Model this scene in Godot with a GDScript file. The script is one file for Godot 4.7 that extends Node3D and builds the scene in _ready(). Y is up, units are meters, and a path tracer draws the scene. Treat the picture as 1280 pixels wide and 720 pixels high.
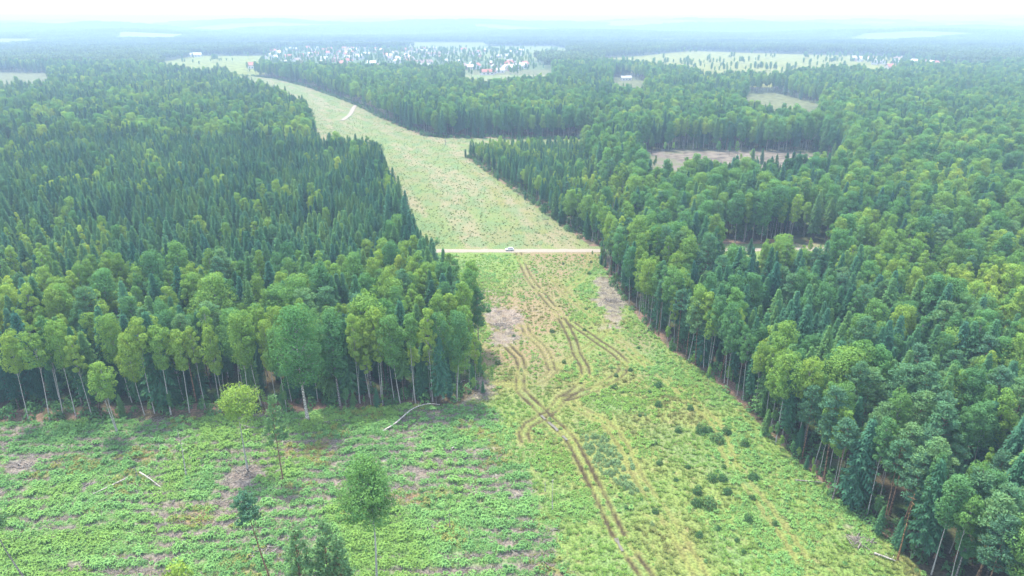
extends Node3D

# ---------------------------------------------------------------- camera numbers (metres)
const EYE := Vector3(0, 80, 0)
const PITCH := 21.5
const FOV := 45.77

var rng := RandomNumberGenerator.new()
var taken := {}
var n_big := FastNoiseLite.new()
var n_mid := FastNoiseLite.new()
var n_fine := FastNoiseLite.new()
var n_warp := FastNoiseLite.new()
var M := {}

# the open land: clear-cut in front and the long cleared strip (x, z)
var OPEN_MAIN := PackedVector2Array([Vector2(-420, 60), Vector2(-420, -118), Vector2(-200, -121), Vector2(-109.8, -124.5), Vector2(-65, -127), Vector2(-37, -130.5), Vector2(-12, -132), Vector2(-7.5, -138),
	Vector2(-9, -150), Vector2(-13, -168), Vector2(-20, -190), Vector2(-31, -225), Vector2(-43, -270), Vector2(-58, -322), Vector2(-77, -396), Vector2(-114, -415), Vector2(-132, -445), Vector2(-139, -486),
	Vector2(-175, -590), Vector2(-230, -702), Vector2(-270, -775), Vector2(-320, -840), Vector2(-400, -1000), Vector2(-450, -1085), Vector2(-400, -1082), Vector2(-349, -1034), Vector2(-266, -907),
	Vector2(-193, -773), Vector2(-152, -692), Vector2(-121, -620), Vector2(-90, -557), Vector2(-65, -508), Vector2(-49, -501), Vector2(70, -492), Vector2(70, -452), Vector2(-22, -436), Vector2(-29, -425),
	Vector2(-9, -367), Vector2(7.6, -317), Vector2(20, -276), Vector2(29, -249), Vector2(31, -237), Vector2(33, -203), Vector2(36.6, -178), Vector2(41.5, -158), Vector2(47, -147), Vector2(50.6, -134),
	Vector2(53.5, -120), Vector2(56, -110), Vector2(58, -101), Vector2(61, -92), Vector2(63.5, -85), Vector2(68, -60), Vector2(72, 60)])
# smaller openings in the forest
var OPENINGS := [
	PackedVector2Array([Vector2(65, -314), Vector2(110, -321), Vector2(160, -337), Vector2(196, -405), Vector2(196, -443), Vector2(110, -449), Vector2(86, -445), Vector2(76, -420)]),
	PackedVector2Array([Vector2(66, -200), Vector2(92, -198), Vector2(119, -242), Vector2(122, -249), Vector2(78, -249)]),
	PackedVector2Array([Vector2(270, -816.1), Vector2(303.7, -825.3), Vector2(309.4, -705.2), Vector2(221.4, -503.2), Vector2(208.9, -507.9), Vector2(196.1, -537.7), Vector2(188.2, -571.1)]),
	PackedVector2Array([Vector2(147.2, -1048.2), Vector2(170.8, -1048.2), Vector2(182.8, -966.2), Vector2(128.8, -691.5), Vector2(102.4, -727.3)]),
	PackedVector2Array([Vector2(-835.2, -1094.5), Vector2(-821.3, -1144.9), Vector2(-733.3, -1127.6), Vector2(-513.8, -788.2), Vector2(-571.5, -746.5)]),
	PackedVector2Array([Vector2(-80.6, -1200.1), Vector2(0, -1239.8), Vector2(0, -822.5), Vector2(-30.2, -766.8), Vector2(-53.2, -788.2)]),
	PackedVector2Array([Vector2(0, -1200.1), Vector2(68.2, -1219.6), Vector2(48.2, -859.8), Vector2(0, -834.6)]),
	PackedVector2Array([Vector2(683.2, -1376), Vector2(750.3, -1401.6), Vector2(537.5, -990.1), Vector2(472.9, -959.3)]),
]
var FIELDS := [
	PackedVector2Array([Vector2(-545, -1100), Vector2(-410, -970), Vector2(-385, -1110), Vector2(-493, -1428), Vector2(-551, -1690), Vector2(-745, -1690), Vector2(-690, -1376)]),
	PackedVector2Array([Vector2(150, -1210), Vector2(240, -1060), Vector2(250, -905), Vector2(325, -890), Vector2(410, -985), Vector2(520, -1040), Vector2(650, -1230), Vector2(850, -1577), Vector2(860, -1690), Vector2(690, -1765), Vector2(480, -1950), Vector2(305, -1690), Vector2(183, -1550)]),
	PackedVector2Array([Vector2(-300, -1830), Vector2(0, -1420), Vector2(135, -1600), Vector2(165, -2045), Vector2(130, -2295), Vector2(-305, -2295)]),
	PackedVector2Array([Vector2(-1750, -1990), Vector2(-1480, -2120), Vector2(-1700, -2790), Vector2(-2150, -2600)]),
	PackedVector2Array([Vector2(-1480, -2680), Vector2(-1230, -2660), Vector2(-1480, -3300), Vector2(-1820, -3400)]),
]
var VILLAGES := [
	PackedVector2Array([Vector2(-430, -1130), Vector2(-220, -1060), Vector2(0, -1060), Vector2(70, -1250), Vector2(30, -1850), Vector2(-320, -2060), Vector2(-680, -2060), Vector2(-560, -1600), Vector2(-500, -1480)]),
	PackedVector2Array([Vector2(620, -1130), Vector2(760, -1080), Vector2(820, -1320), Vector2(860, -1560), Vector2(720, -1560)]),
]
# wheel tracks: [half gauge, depth, wetness, points]
var TRACKS := [
	[0.95, 0.34, 1.0, [Vector2(1.7, -138.7), Vector2(4.3, -134.1), Vector2(7.6, -127.4), Vector2(11.1, -120.7), Vector2(12.8, -115.6), Vector2(15.9, -100.7), Vector2(18.3, -88.7), Vector2(21.3, -80.1), Vector2(26, -60)]],
	[0.95, 0.24, 0.85, [Vector2(7.7, -128.1), Vector2(9.2, -130.4), Vector2(11.1, -134.8), Vector2(13.8, -137.3), Vector2(17.3, -143.3), Vector2(18.0, -150.1), Vector2(16.7, -157.1), Vector2(16.2, -166.5), Vector2(13.9, -181), Vector2(9.9, -196.3), Vector2(5.4, -214.1), Vector2(2.4, -238.4)]],
	[0.9, 0.14, 0.45, [Vector2(-4.7, -141.4), Vector2(6.3, -142.5), Vector2(10.8, -149.3), Vector2(16.3, -155.7), Vector2(22.2, -164.1), Vector2(26.4, -173.2), Vector2(28.7, -183.9)]],
	[0.95, 0.22, 0.75, [Vector2(11.8, -134.8), Vector2(18.9, -138.7), Vector2(23.6, -143.3), Vector2(27, -147.6), Vector2(28.1, -152.2), Vector2(26.5, -158), Vector2(23.4, -163.6), Vector2(17, -176)]],
	[0.9, 0.22, 0.7, [Vector2(7.1, -128.1), Vector2(5.5, -126.1), Vector2(3.4, -124), Vector2(2.3, -120.7), Vector2(2.9, -117.5)]],
	[0.9, 0.24, 0.8, [Vector2(-6.5, -181), Vector2(-4, -171.1), Vector2(-1.5, -162.2), Vector2(1.8, -154.8), Vector2(2.4, -150.1), Vector2(1.9, -143.3), Vector2(2, -138)]],
	[0.9, 0.2, 0.7, [Vector2(3.4, -175.4), Vector2(4.4, -168.6), Vector2(7.4, -162.2), Vector2(9, -156.2), Vector2(9.8, -148.5)]],
	[0.95, 0.14, 0.42, [Vector2(12.2, -135.1), Vector2(14.8, -130.4), Vector2(19.7, -125.2), Vector2(22.3, -116.9), Vector2(23.9, -105.3), Vector2(26.8, -94.4), Vector2(29.4, -80.9), Vector2(34, -60)]],
	[0.95, 0.12, 0.32, [Vector2(28, -168), Vector2(31, -158), Vector2(37.7, -141.4), Vector2(43.3, -124.3), Vector2(42.5, -110.3), Vector2(44.4, -99.6), Vector2(45.9, -88.7), Vector2(46.6, -80.9), Vector2(48, -60)]],
	[0.9, 0.12, 0.3, [Vector2(14.8, -195), Vector2(21.5, -208.8), Vector2(26.3, -222), Vector2(28.9, -238.4)]],
	[0.9, 0.14, 0.4, [Vector2(24, -181), Vector2(20, -190), Vector2(16, -202), Vector2(13, -215)]],
]
# bare, slash-covered spots: x, z, half width, half depth
const BARE := [[-2.0, -176.0, 6.0, 13.0], [-6.0, -193.0, 5.0, 8.0], [30.5, -198.0, 3.6, 22.0], [-12.0, -141.0, 6.0, 7.0], [-51.5, -107.0, 4.2, 2.2], [-40.0, -86.8, 6.0, 1.8], [-94.8, -110.0, 3.6, 2.4], [-78.0, -103.5, 2.0, 4.2], [-76.0, -101.0, 3.2, 1.6], [1.4, -101.0, 5.0, 2.4], [57.0, -90.0, 2.0, 5.0], [-69.0, -84.0, 3.2, 1.2], [-14.0, -92.0, 7.0, 1.6], [-22.0, -108.0, 5.0, 1.4]]
const GX0 := -150.0
const GZ0 := -262.0
const GS := 0.5
const GW := 540
const GH := 404
var ground_y := PackedFloat32Array()
var rut := PackedFloat32Array()
var track := PackedFloat32Array()


func _ready() -> void:
	set_camera_and_light()
	set_noise()
	set_materials()
	build_ground()
	build_road()
	build_fields()
	make_prototypes()
	build_forest()
	build_special_trees()
	build_ground_cover()
	build_shrubs()
	build_logs()
	build_houses()
	build_car()
	build_puddles()


# ================================================================ camera, sky, sun
func set_camera_and_light() -> void:
	var cam := Camera3D.new()
	cam.name = "camera"
	cam.fov = FOV
	cam.near = 0.5
	cam.far = 30000.0
	cam.position = EYE
	cam.rotation_degrees = Vector3(-PITCH, 0, 0)
	add_child(cam)
	cam.current = true
	var e := Environment.new()
	e.background_mode = Environment.BG_SKY
	var sm := ProceduralSkyMaterial.new()
	sm.sky_top_color = Color(0.86, 0.92, 1.0)
	sm.sky_horizon_color = Color(0.97, 0.985, 1.0)
	sm.sky_curve = 0.25
	sm.ground_horizon_color = Color(0.85, 0.9, 0.95)
	sm.ground_bottom_color = Color(0.3, 0.35, 0.3)
	sm.sky_energy_multiplier = 1.0
	sm.sun_angle_max = 2.0
	var sky := Sky.new()
	sky.sky_material = sm
	e.sky = sky
	e.background_energy_multiplier = 0.8
	e.tonemap_mode = Environment.TONE_MAPPER_LINEAR
	e.tonemap_exposure = 3.75
	e.fog_enabled = true
	e.fog_density = 0.00029
	e.fog_light_color = Color(0.47, 0.67, 0.95).linear_to_srgb()
	e.sdfgi_enabled = true
	e.ssao_enabled = true
	e.ssil_enabled = true
	var we := WorldEnvironment.new()
	we.name = "world_environment"
	we.environment = e
	add_child(we)
	var sun := DirectionalLight3D.new()
	sun.name = "sun"
	sun.light_energy = 0.95
	sun.light_color = Color(1.0, 0.96, 0.88)
	sun.light_angular_distance = 8.0
	sun.shadow_enabled = true
	add_child(sun)
	sun.look_at_from_position(Vector3(-24, 100, -36), Vector3.ZERO, Vector3.UP)


func set_noise() -> void:
	var a := [n_big, n_mid, n_fine, n_warp]
	var f := [0.011, 0.05, 0.35, 0.004]
	for i in 4:
		a[i].seed = 11 + i * 7
		a[i].noise_type = FastNoiseLite.TYPE_SIMPLEX_SMOOTH
		a[i].frequency = f[i]
		a[i].fractal_octaves = 3
	n_warp.fractal_octaves = 2


# ================================================================ materials
func noise_texture(freq: float, lo: float, hi: float, seed_: int, octaves := 4, size := 512) -> NoiseTexture2D:
	var n := FastNoiseLite.new()
	n.seed = seed_
	n.frequency = freq
	n.fractal_octaves = octaves
	var t := NoiseTexture2D.new()
	t.width = size
	t.height = size
	t.seamless = true
	t.noise = n
	var g := Gradient.new()
	g.set_color(0, Color(lo, lo, lo))
	g.set_color(1, Color(hi, hi, hi))
	t.color_ramp = g
	return t


func lin(c: Color) -> Color:
	return c.linear_to_srgb()


func mat(called: String, color: Color, rough := 0.9, spec := 0.3) -> StandardMaterial3D:
	var m := StandardMaterial3D.new()
	m.resource_name = called
	m.albedo_color = lin(color)
	m.roughness = rough
	m.metallic_specular = spec
	M[called] = m
	return m


func leaf_mat(called: String, color: Color, back := 0.7) -> StandardMaterial3D:
	var m := mat(called, color, 0.75, 0.12)
	m.vertex_color_use_as_albedo = true
	m.cull_mode = BaseMaterial3D.CULL_DISABLED
	m.backlight_enabled = true
	m.backlight = lin(Color(back * 0.95, back, back * 0.55))
	return m


func bark(called: String, color: Color, tex: Texture2D, scale_: Vector3) -> StandardMaterial3D:
	var m := mat(called, color, 0.9, 0.25)
	m.albedo_texture = tex
	m.uv1_triplanar = true
	m.uv1_scale = scale_
	return m


const TINT := {
	"birch_tree": [Color(0.178, 0.309, 0.0678), Color(0.13, 0.264, 0.0763), Color(0.0986, 0.226, 0.0838), Color(0.222, 0.341, 0.0678)],
	"spruce_tree": [Color(0.078, 0.2, 0.088), Color(0.06, 0.17, 0.09), Color(0.115, 0.235, 0.078), Color(0.065, 0.182, 0.11)],
	"pine_tree": [Color(0.1, 0.22, 0.112), Color(0.09, 0.2, 0.118), Color(0.135, 0.255, 0.11), Color(0.095, 0.2, 0.09)],
	"aspen_tree": [Color(0.0986, 0.238, 0.0763), Color(0.13, 0.271, 0.0739), Color(0.0862, 0.212, 0.0813), Color(0.166, 0.296, 0.0678)],
}
const TINT_WORD := {
	"birch_tree": ["yellow-green", "mid-green", "blue-green", "bright yellow-green"],
	"spruce_tree": ["dark green", "deep green", "lighter green", "bluish dark green"],
	"pine_tree": ["grey-green", "bluish green", "light green", "dull green"],
	"aspen_tree": ["deep green", "fresh green", "bluish green", "light green"],
}


func set_materials() -> void:
	var speck := noise_texture(0.03, 0.62, 1.2, 3, 5)
	var dash := noise_texture(0.02, 0.25, 1.25, 9, 3, 256)
	bark("birch_bark", Color(0.5, 0.49, 0.47), dash, Vector3(0.5, 1.4, 0.5))
	bark("grey_bark", Color(0.3, 0.29, 0.27), dash, Vector3(0.7, 0.4, 0.7))
	bark("spruce_bark", Color(0.16, 0.125, 0.1), dash, Vector3(0.8, 0.4, 0.8))
	bark("pine_bark", Color(0.27, 0.165, 0.105), dash, Vector3(0.8, 0.3, 0.8))
	bark("pale_wood", Color(0.55, 0.52, 0.48), dash, Vector3(0.7, 0.5, 0.7))
	bark("dead_wood", Color(0.3, 0.27, 0.25), dash, Vector3(0.7, 0.5, 0.7))
	bark("orange_wood", Color(0.42, 0.24, 0.12), dash, Vector3(0.7, 0.5, 0.7))
	for k in TINT:
		leaf_mat(k, Color(1, 1, 1))
		for i in 4:
			leaf_mat("%s_leaf_%d" % [k, i], TINT[k][i])
	leaf_mat("cover", Color(1, 1, 1), 0.35)
	leaf_mat("shrub_leaf", Color(0.055, 0.125, 0.045))
	leaf_mat("shrub_leaf_light", Color(0.09, 0.17, 0.06))
	var g := mat("ground", Color(1, 1, 1), 0.95, 0.2)
	g.vertex_color_use_as_albedo = true
	g.albedo_texture = speck
	g.uv1_triplanar = true
	g.uv1_world_triplanar = true
	g.uv1_scale = Vector3(0.11, 0.11, 0.11)
	var f := mat("far_ground", Color(1, 1, 1), 0.95, 0.2)
	f.vertex_color_use_as_albedo = true
	f.albedo_texture = speck
	f.uv1_triplanar = true
	f.uv1_world_triplanar = true
	f.uv1_scale = Vector3(0.008, 0.008, 0.008)
	var r := mat("gravel", Color(0.27, 0.24, 0.205), 0.95, 0.2)
	r.albedo_texture = speck
	r.uv1_triplanar = true
	r.uv1_world_triplanar = true
	r.uv1_scale = Vector3(0.25, 0.25, 0.25)
	for i in 4:
		var fm := mat("field_%d" % i, [Color(0.14, 0.165, 0.035), Color(0.155, 0.165, 0.035), Color(0.12, 0.15, 0.04), Color(0.13, 0.13, 0.05)][i], 0.95, 0.2)
		fm.albedo_texture = speck
		fm.uv1_triplanar = true
		fm.uv1_world_triplanar = true
		fm.uv1_scale = Vector3(0.004, 0.004, 0.004)


# ================================================================ mesh helpers
class Acc:
	var v := PackedVector3Array()
	var n := PackedVector3Array()
	var c := PackedColorArray()
	func tri(a: Vector3, b: Vector3, d: Vector3, col := Color.WHITE) -> void:
		var k := (d - a).cross(b - a).normalized()
		v.append(a); v.append(b); v.append(d)
		n.append(k); n.append(k); n.append(k)
		c.append(col); c.append(col); c.append(col)
	func quad(a: Vector3, b: Vector3, d: Vector3, e: Vector3, col := Color.WHITE) -> void:
		tri(a, b, d, col)
		tri(a, d, e, col)
	# a leaf spray facing nn, long axis along t
	func leaf(p: Vector3, nn: Vector3, t: Vector3, l: float, w: float, col: Color) -> void:
		var b := nn.cross(t).normalized()
		var tt := b.cross(nn).normalized()
		quad(p - tt * l, p - b * w, p + tt * l, p + b * w, col)
	func box(lo: Vector3, hi: Vector3, col := Color.WHITE) -> void:
		var p := []
		for i in 8:
			p.append(Vector3(hi.x if i & 1 else lo.x, hi.y if i & 2 else lo.y, hi.z if i & 4 else lo.z))
		for f in [[0, 2, 3, 1], [4, 5, 7, 6], [0, 4, 6, 2], [1, 3, 7, 5], [2, 6, 7, 3], [0, 1, 5, 4]]:
			quad(p[f[0]], p[f[1]], p[f[2]], p[f[3]], col)
	func tube(pts: Array, rad: Array, sides := 6, cap := true) -> void:
		var rings := []
		for i in pts.size():
			var d: Vector3 = (pts[mini(i + 1, pts.size() - 1)] - pts[maxi(i - 1, 0)]).normalized()
			var s := d.cross(Vector3(0.13, 0.2, 0.97) if absf(d.z) < 0.9 else Vector3.RIGHT).normalized()
			var u := s.cross(d).normalized()
			var ring := []
			for k in sides:
				var a := TAU * k / sides
				ring.append([pts[i] + (s * cos(a) + u * sin(a)) * rad[i], s * cos(a) + u * sin(a)])
			rings.append(ring)
		for i in pts.size() - 1:
			for k in sides:
				var k2 := (k + 1) % sides
				var q := [rings[i][k], rings[i][k2], rings[i + 1][k2], rings[i + 1][k]]
				var g: Vector3 = (q[2][0] - q[0][0]).cross(q[1][0] - q[0][0])
				if g.dot(q[0][1] + q[1][1]) < 0:
					q = [q[0], q[3], q[2], q[1]]
				for j in [0, 1, 2, 0, 2, 3]:
					v.append(q[j][0]); n.append(q[j][1]); c.append(Color.WHITE)
		if cap:
			var top: Vector3 = pts[-1]
			for k in sides:
				var a1: Vector3 = rings[-1][k][0]
				var b1: Vector3 = rings[-1][(k + 1) % sides][0]
				var dd: Vector3 = (pts[-1] - pts[-2]).normalized()
				if (top - a1).cross(b1 - a1).dot(dd) < 0:
					tri(b1, a1, top)
				else:
					tri(a1, b1, top)
	func into(m: ArrayMesh, material: Material) -> ArrayMesh:
		var a := []
		a.resize(Mesh.ARRAY_MAX)
		a[Mesh.ARRAY_VERTEX] = v
		a[Mesh.ARRAY_NORMAL] = n
		a[Mesh.ARRAY_COLOR] = c
		m.add_surface_from_arrays(Mesh.PRIMITIVE_TRIANGLES, a)
		m.surface_set_material(m.get_surface_count() - 1, material)
		return m


func numbered(called: String) -> String:
	if not taken.has(called):
		taken[called] = 0
		return called
	taken[called] += 1
	return "%s_%03d" % [called, taken[called]]


func tag(o: Node3D, label: String, category := "", group := "", kind := "") -> void:
	o.set_meta("label", label)
	if category: o.set_meta("category", category)
	if group: o.set_meta("group", group)
	if kind: o.set_meta("kind", kind)


func thing(called: String, label: String, category: String, at := Vector3.ZERO, group := "") -> Node3D:
	var o := Node3D.new()
	o.name = numbered(called)
	o.position = at
	add_child(o)
	tag(o, label, category, group)
	return o


func part(called: String, mesh: Mesh, parent: Node, material: Material = null) -> MeshInstance3D:
	var o := MeshInstance3D.new()
	o.name = called
	o.mesh = mesh
	if material:
		o.material_override = material
	parent.add_child(o, true)
	return o


func structure(called: String, mesh: Mesh, label: String) -> MeshInstance3D:
	var o := part(numbered(called), mesh, self)
	tag(o, label, "", "", "structure")
	return o


func rnd_dir() -> Vector3:
	var z := rng.randf_range(-1, 1)
	var a := rng.randf() * TAU
	var r := sqrt(1 - z * z)
	return Vector3(r * cos(a), z, r * sin(a))


func vary(lo := 0.75, hi := 1.25) -> Color:
	var b := rng.randf_range(lo, hi)
	var w := rng.randf_range(-0.1, 0.1)
	return Color(b * (1 + w), b, b * (1 - w))


# ================================================================ the ground
func is_open(x: float, z: float) -> bool:
	var p := Vector2(x, z)
	if x < 75 and Geometry2D.is_point_in_polygon(p, OPEN_MAIN):
		return true
	if absf(z + 241.5) < 4.6 and absf(x) < 300:
		return true
	for o in OPENINGS:
		if Geometry2D.is_point_in_polygon(p, o):
			return true
	return false


func clearcut_amount(x: float, z: float) -> float:
	# 1 on the clear-cut, 0 on the strip: the line between them runs from the corner of the left forest towards the camera
	var line := lerpf(-9.0, 8.5, (z + 138.0) / 53.0)
	return clampf((line - x) / 3.0 + 0.5 + n_mid.get_noise_2d(x * 2, z * 2) * 1.5, 0, 1) * clampf((z + 134.0) / 3.0, 0, 1)


func hill(x: float, z: float) -> float:
	var d := sqrt(x * x + z * z)
	if d < 2300:
		return 0.0
	var k := smoothstep(2300.0, 5500.0, d)
	return k * (14.0 + 80.0 * n_warp.get_noise_2d(x * 0.1 + 300, z * 0.16 - 140) + 10.0 * n_warp.get_noise_2d(x * 0.5, z * 0.7))


func near_ground(x: float, z: float) -> float:
	var fx := (x - GX0) / GS
	var fz := (z - GZ0) / GS
	if fx < 0 or fz < 0 or fx >= GW - 1 or fz >= GH - 1:
		return hill(x, z)
	var i := int(fz) * GW + int(fx)
	var a := fx - int(fx)
	var b := fz - int(fz)
	return lerpf(lerpf(ground_y[i], ground_y[i + 1], a), lerpf(ground_y[i + GW], ground_y[i + GW + 1], a), b)


func stamp_tracks() -> void:
	rut.resize(GW * GH)
	track.resize(GW * GH)
	for t in TRACKS:
		var c := Curve2D.new()
		var pts: Array = t[3]
		for i in pts.size():
			var tang: Vector2 = (pts[mini(i + 1, pts.size() - 1)] - pts[maxi(i - 1, 0)]) / 6.0
			c.add_point(pts[i], -tang, tang)
		var l := c.get_baked_length()
		var s := 0.0
		while s < l:
			var p := c.sample_baked(s)
			var q := c.sample_baked(minf(s + 0.3, l))
			var side := (q - p).orthogonal().normalized()
			var patchy := clampf(0.8 + 1.0 * n_mid.get_noise_2d(p.x * 1.5 + 50, p.y * 1.5) + 0.5 * n_fine.get_noise_2d(p.x, p.y), 0.15, 1.0)
			for sd in [-1.0, 1.0]:
				var w: Vector2 = p + side * t[0] * sd
				var ix := int((w.x - GX0) / GS)
				var iz := int((w.y - GZ0) / GS)
				for dz in range(-1, 3):
					for dx in range(-1, 3):
						var gx := ix + dx
						var gz := iz + dz
						if gx < 0 or gz < 0 or gx >= GW or gz >= GH:
							continue
						var dist := Vector2(GX0 + gx * GS, GZ0 + gz * GS).distance_to(w)
						var k := clampf(1.25 - dist / 0.55, 0, 1)
						var n := gz * GW + gx
						rut[n] = maxf(rut[n], k * t[1] * patchy)
						track[n] = maxf(track[n], k * t[2] * patchy)
			s += 0.3


func ground_color(x: float, z: float, open: bool, trk: float) -> Color:
	var b := n_big.get_noise_2d(x * 1.6, z * 2.2)
	var m := n_mid.get_noise_2d(x, z)
	var f := n_fine.get_noise_2d(x, z)
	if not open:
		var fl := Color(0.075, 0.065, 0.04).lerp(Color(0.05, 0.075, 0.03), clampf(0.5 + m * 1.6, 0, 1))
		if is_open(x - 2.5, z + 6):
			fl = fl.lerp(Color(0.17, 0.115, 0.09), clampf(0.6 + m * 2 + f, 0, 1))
		return fl
	if x > 50 and z < -300 and Geometry2D.is_point_in_polygon(Vector2(x, z), OPENINGS[0]):
		return Color(0.15, 0.128, 0.112).lerp(Color(0.115, 0.125, 0.07), clampf(0.4 + m * 1.6 + f * 0.6, 0, 1))
	var cc := clearcut_amount(x, z)
	# strip: grass with bleached and brown patches
	var grass := Color(0.135, 0.2, 0.055).lerp(Color(0.16, 0.19, 0.06), clampf(0.5 + b * 1.8, 0, 1))
	grass = grass.lerp(Color(0.12, 0.19, 0.07), clampf(m * 1.7, 0, 1))
	var brown := clampf(0.75 + 1.3 * n_big.get_noise_2d(x * 2.5 + 40, z * 1.6) + 0.8 * m - absf(x - lerpf(6, 16, (-z - 120) / 100.0)) / 26.0, 0, 1) if z > -240 else clampf(0.1 + b * 1.5 + m, 0, 0.8)
	brown *= clampf((-z - 128) / 25.0, 0.25, 1)
	grass = grass.lerp(Color(0.205, 0.16, 0.095), brown * 0.95)
	grass = grass.lerp(Color(0.22, 0.17, 0.09), clampf((f - 0.25) * 1.6, 0, 0.6))
	# clear-cut: slash and bare soil between rows of green
	var soil := Color(0.2, 0.172, 0.155).lerp(Color(0.13, 0.105, 0.08), clampf(0.5 + f * 1.2, 0, 1))
	soil = soil.lerp(Color(0.25, 0.235, 0.225), clampf(f * 1.4 + m * 0.6, 0, 1))
	var row := sin((z + x * 0.05 + 2.2 * m) * TAU / 2.6) * 0.5
	var cut := soil.lerp(Color(0.12, 0.2, 0.065), clampf(0.62 + row + m * 1.3 + b * 0.9, 0, 1))
	cut = cut.lerp(Color(0.22, 0.14, 0.05), clampf(n_mid.get_noise_2d(x * 0.9 + 70, z * 1.4) * 2.2 - 0.75, 0, 0.7))
	var c := grass.lerp(cut, cc)
	if z < -243:
		c = c.lerp(Color(0.14, 0.175, 0.075), 0.6)
		var along_x := x + (-z - 240) * (0.24 if z > -450 else 0.5)
		var st := n_mid.get_noise_2d(along_x * 1.3 + 20, z * 0.16)
		c = c.lerp(Color(0.215, 0.19, 0.12), clampf(st * 2.6 + 0.25 + f * 0.5, 0, 0.8))
		c = c.lerp(Color(0.1, 0.17, 0.075), clampf(n_mid.get_noise_2d(x * 2.1, z * 1.1 + 77) * 2.2, 0, 0.6))
	c = c.lerp(Color(0.17, 0.175, 0.055), clampf(trk * 6.0, 0, 0.6) * (1 - cc))
	c = c.lerp(Color(0.05, 0.038, 0.025), clampf(trk * 2.0 - 0.35, 0, 0.95))
	# bare slash patches beside the strip
	for p in BARE:
		var q := Vector2((x - p[0]) / p[2], (z - p[1]) / p[3]).length() + m * 1.4 + f * 0.6 + 0.2 * sin((z + x * 0.05 + 2.2 * m) * TAU / 2.6)
		if q < 1:
			c = c.lerp(Color(0.24, 0.205, 0.19).lerp(Color(0.17, 0.13, 0.11), clampf(0.5 + f, 0, 1)), clampf((1 - q) * 1.6, 0, 0.8))
	return c


func grid_mesh(x0: float, z0: float, s: float, w: int, h: int, ys: PackedFloat32Array, cs: PackedColorArray, material: Material) -> ArrayMesh:
	var v := PackedVector3Array()
	var n := PackedVector3Array()
	var idx := PackedInt32Array()
	v.resize(w * h)
	n.resize(w * h)
	idx.resize((w - 1) * (h - 1) * 6)
	var k := 0
	for j in h:
		for i in w:
			var at := j * w + i
			v[at] = Vector3(x0 + i * s, ys[at], z0 + j * s)
			var l := ys[at - 1] if i > 0 else ys[at]
			var r := ys[at + 1] if i < w - 1 else ys[at]
			var u := ys[at - w] if j > 0 else ys[at]
			var d := ys[at + w] if j < h - 1 else ys[at]
			n[at] = Vector3(l - r, 2 * s, u - d).normalized()
			if i < w - 1 and j < h - 1:
				idx[k] = at; idx[k + 1] = at + 1; idx[k + 2] = at + w + 1
				idx[k + 3] = at; idx[k + 4] = at + w + 1; idx[k + 5] = at + w
				k += 6
	var a := []
	a.resize(Mesh.ARRAY_MAX)
	a[Mesh.ARRAY_VERTEX] = v
	a[Mesh.ARRAY_NORMAL] = n
	a[Mesh.ARRAY_COLOR] = cs
	a[Mesh.ARRAY_INDEX] = idx
	var m := ArrayMesh.new()
	m.add_surface_from_arrays(Mesh.PRIMITIVE_TRIANGLES, a)
	m.surface_set_material(0, material)
	return m


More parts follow.
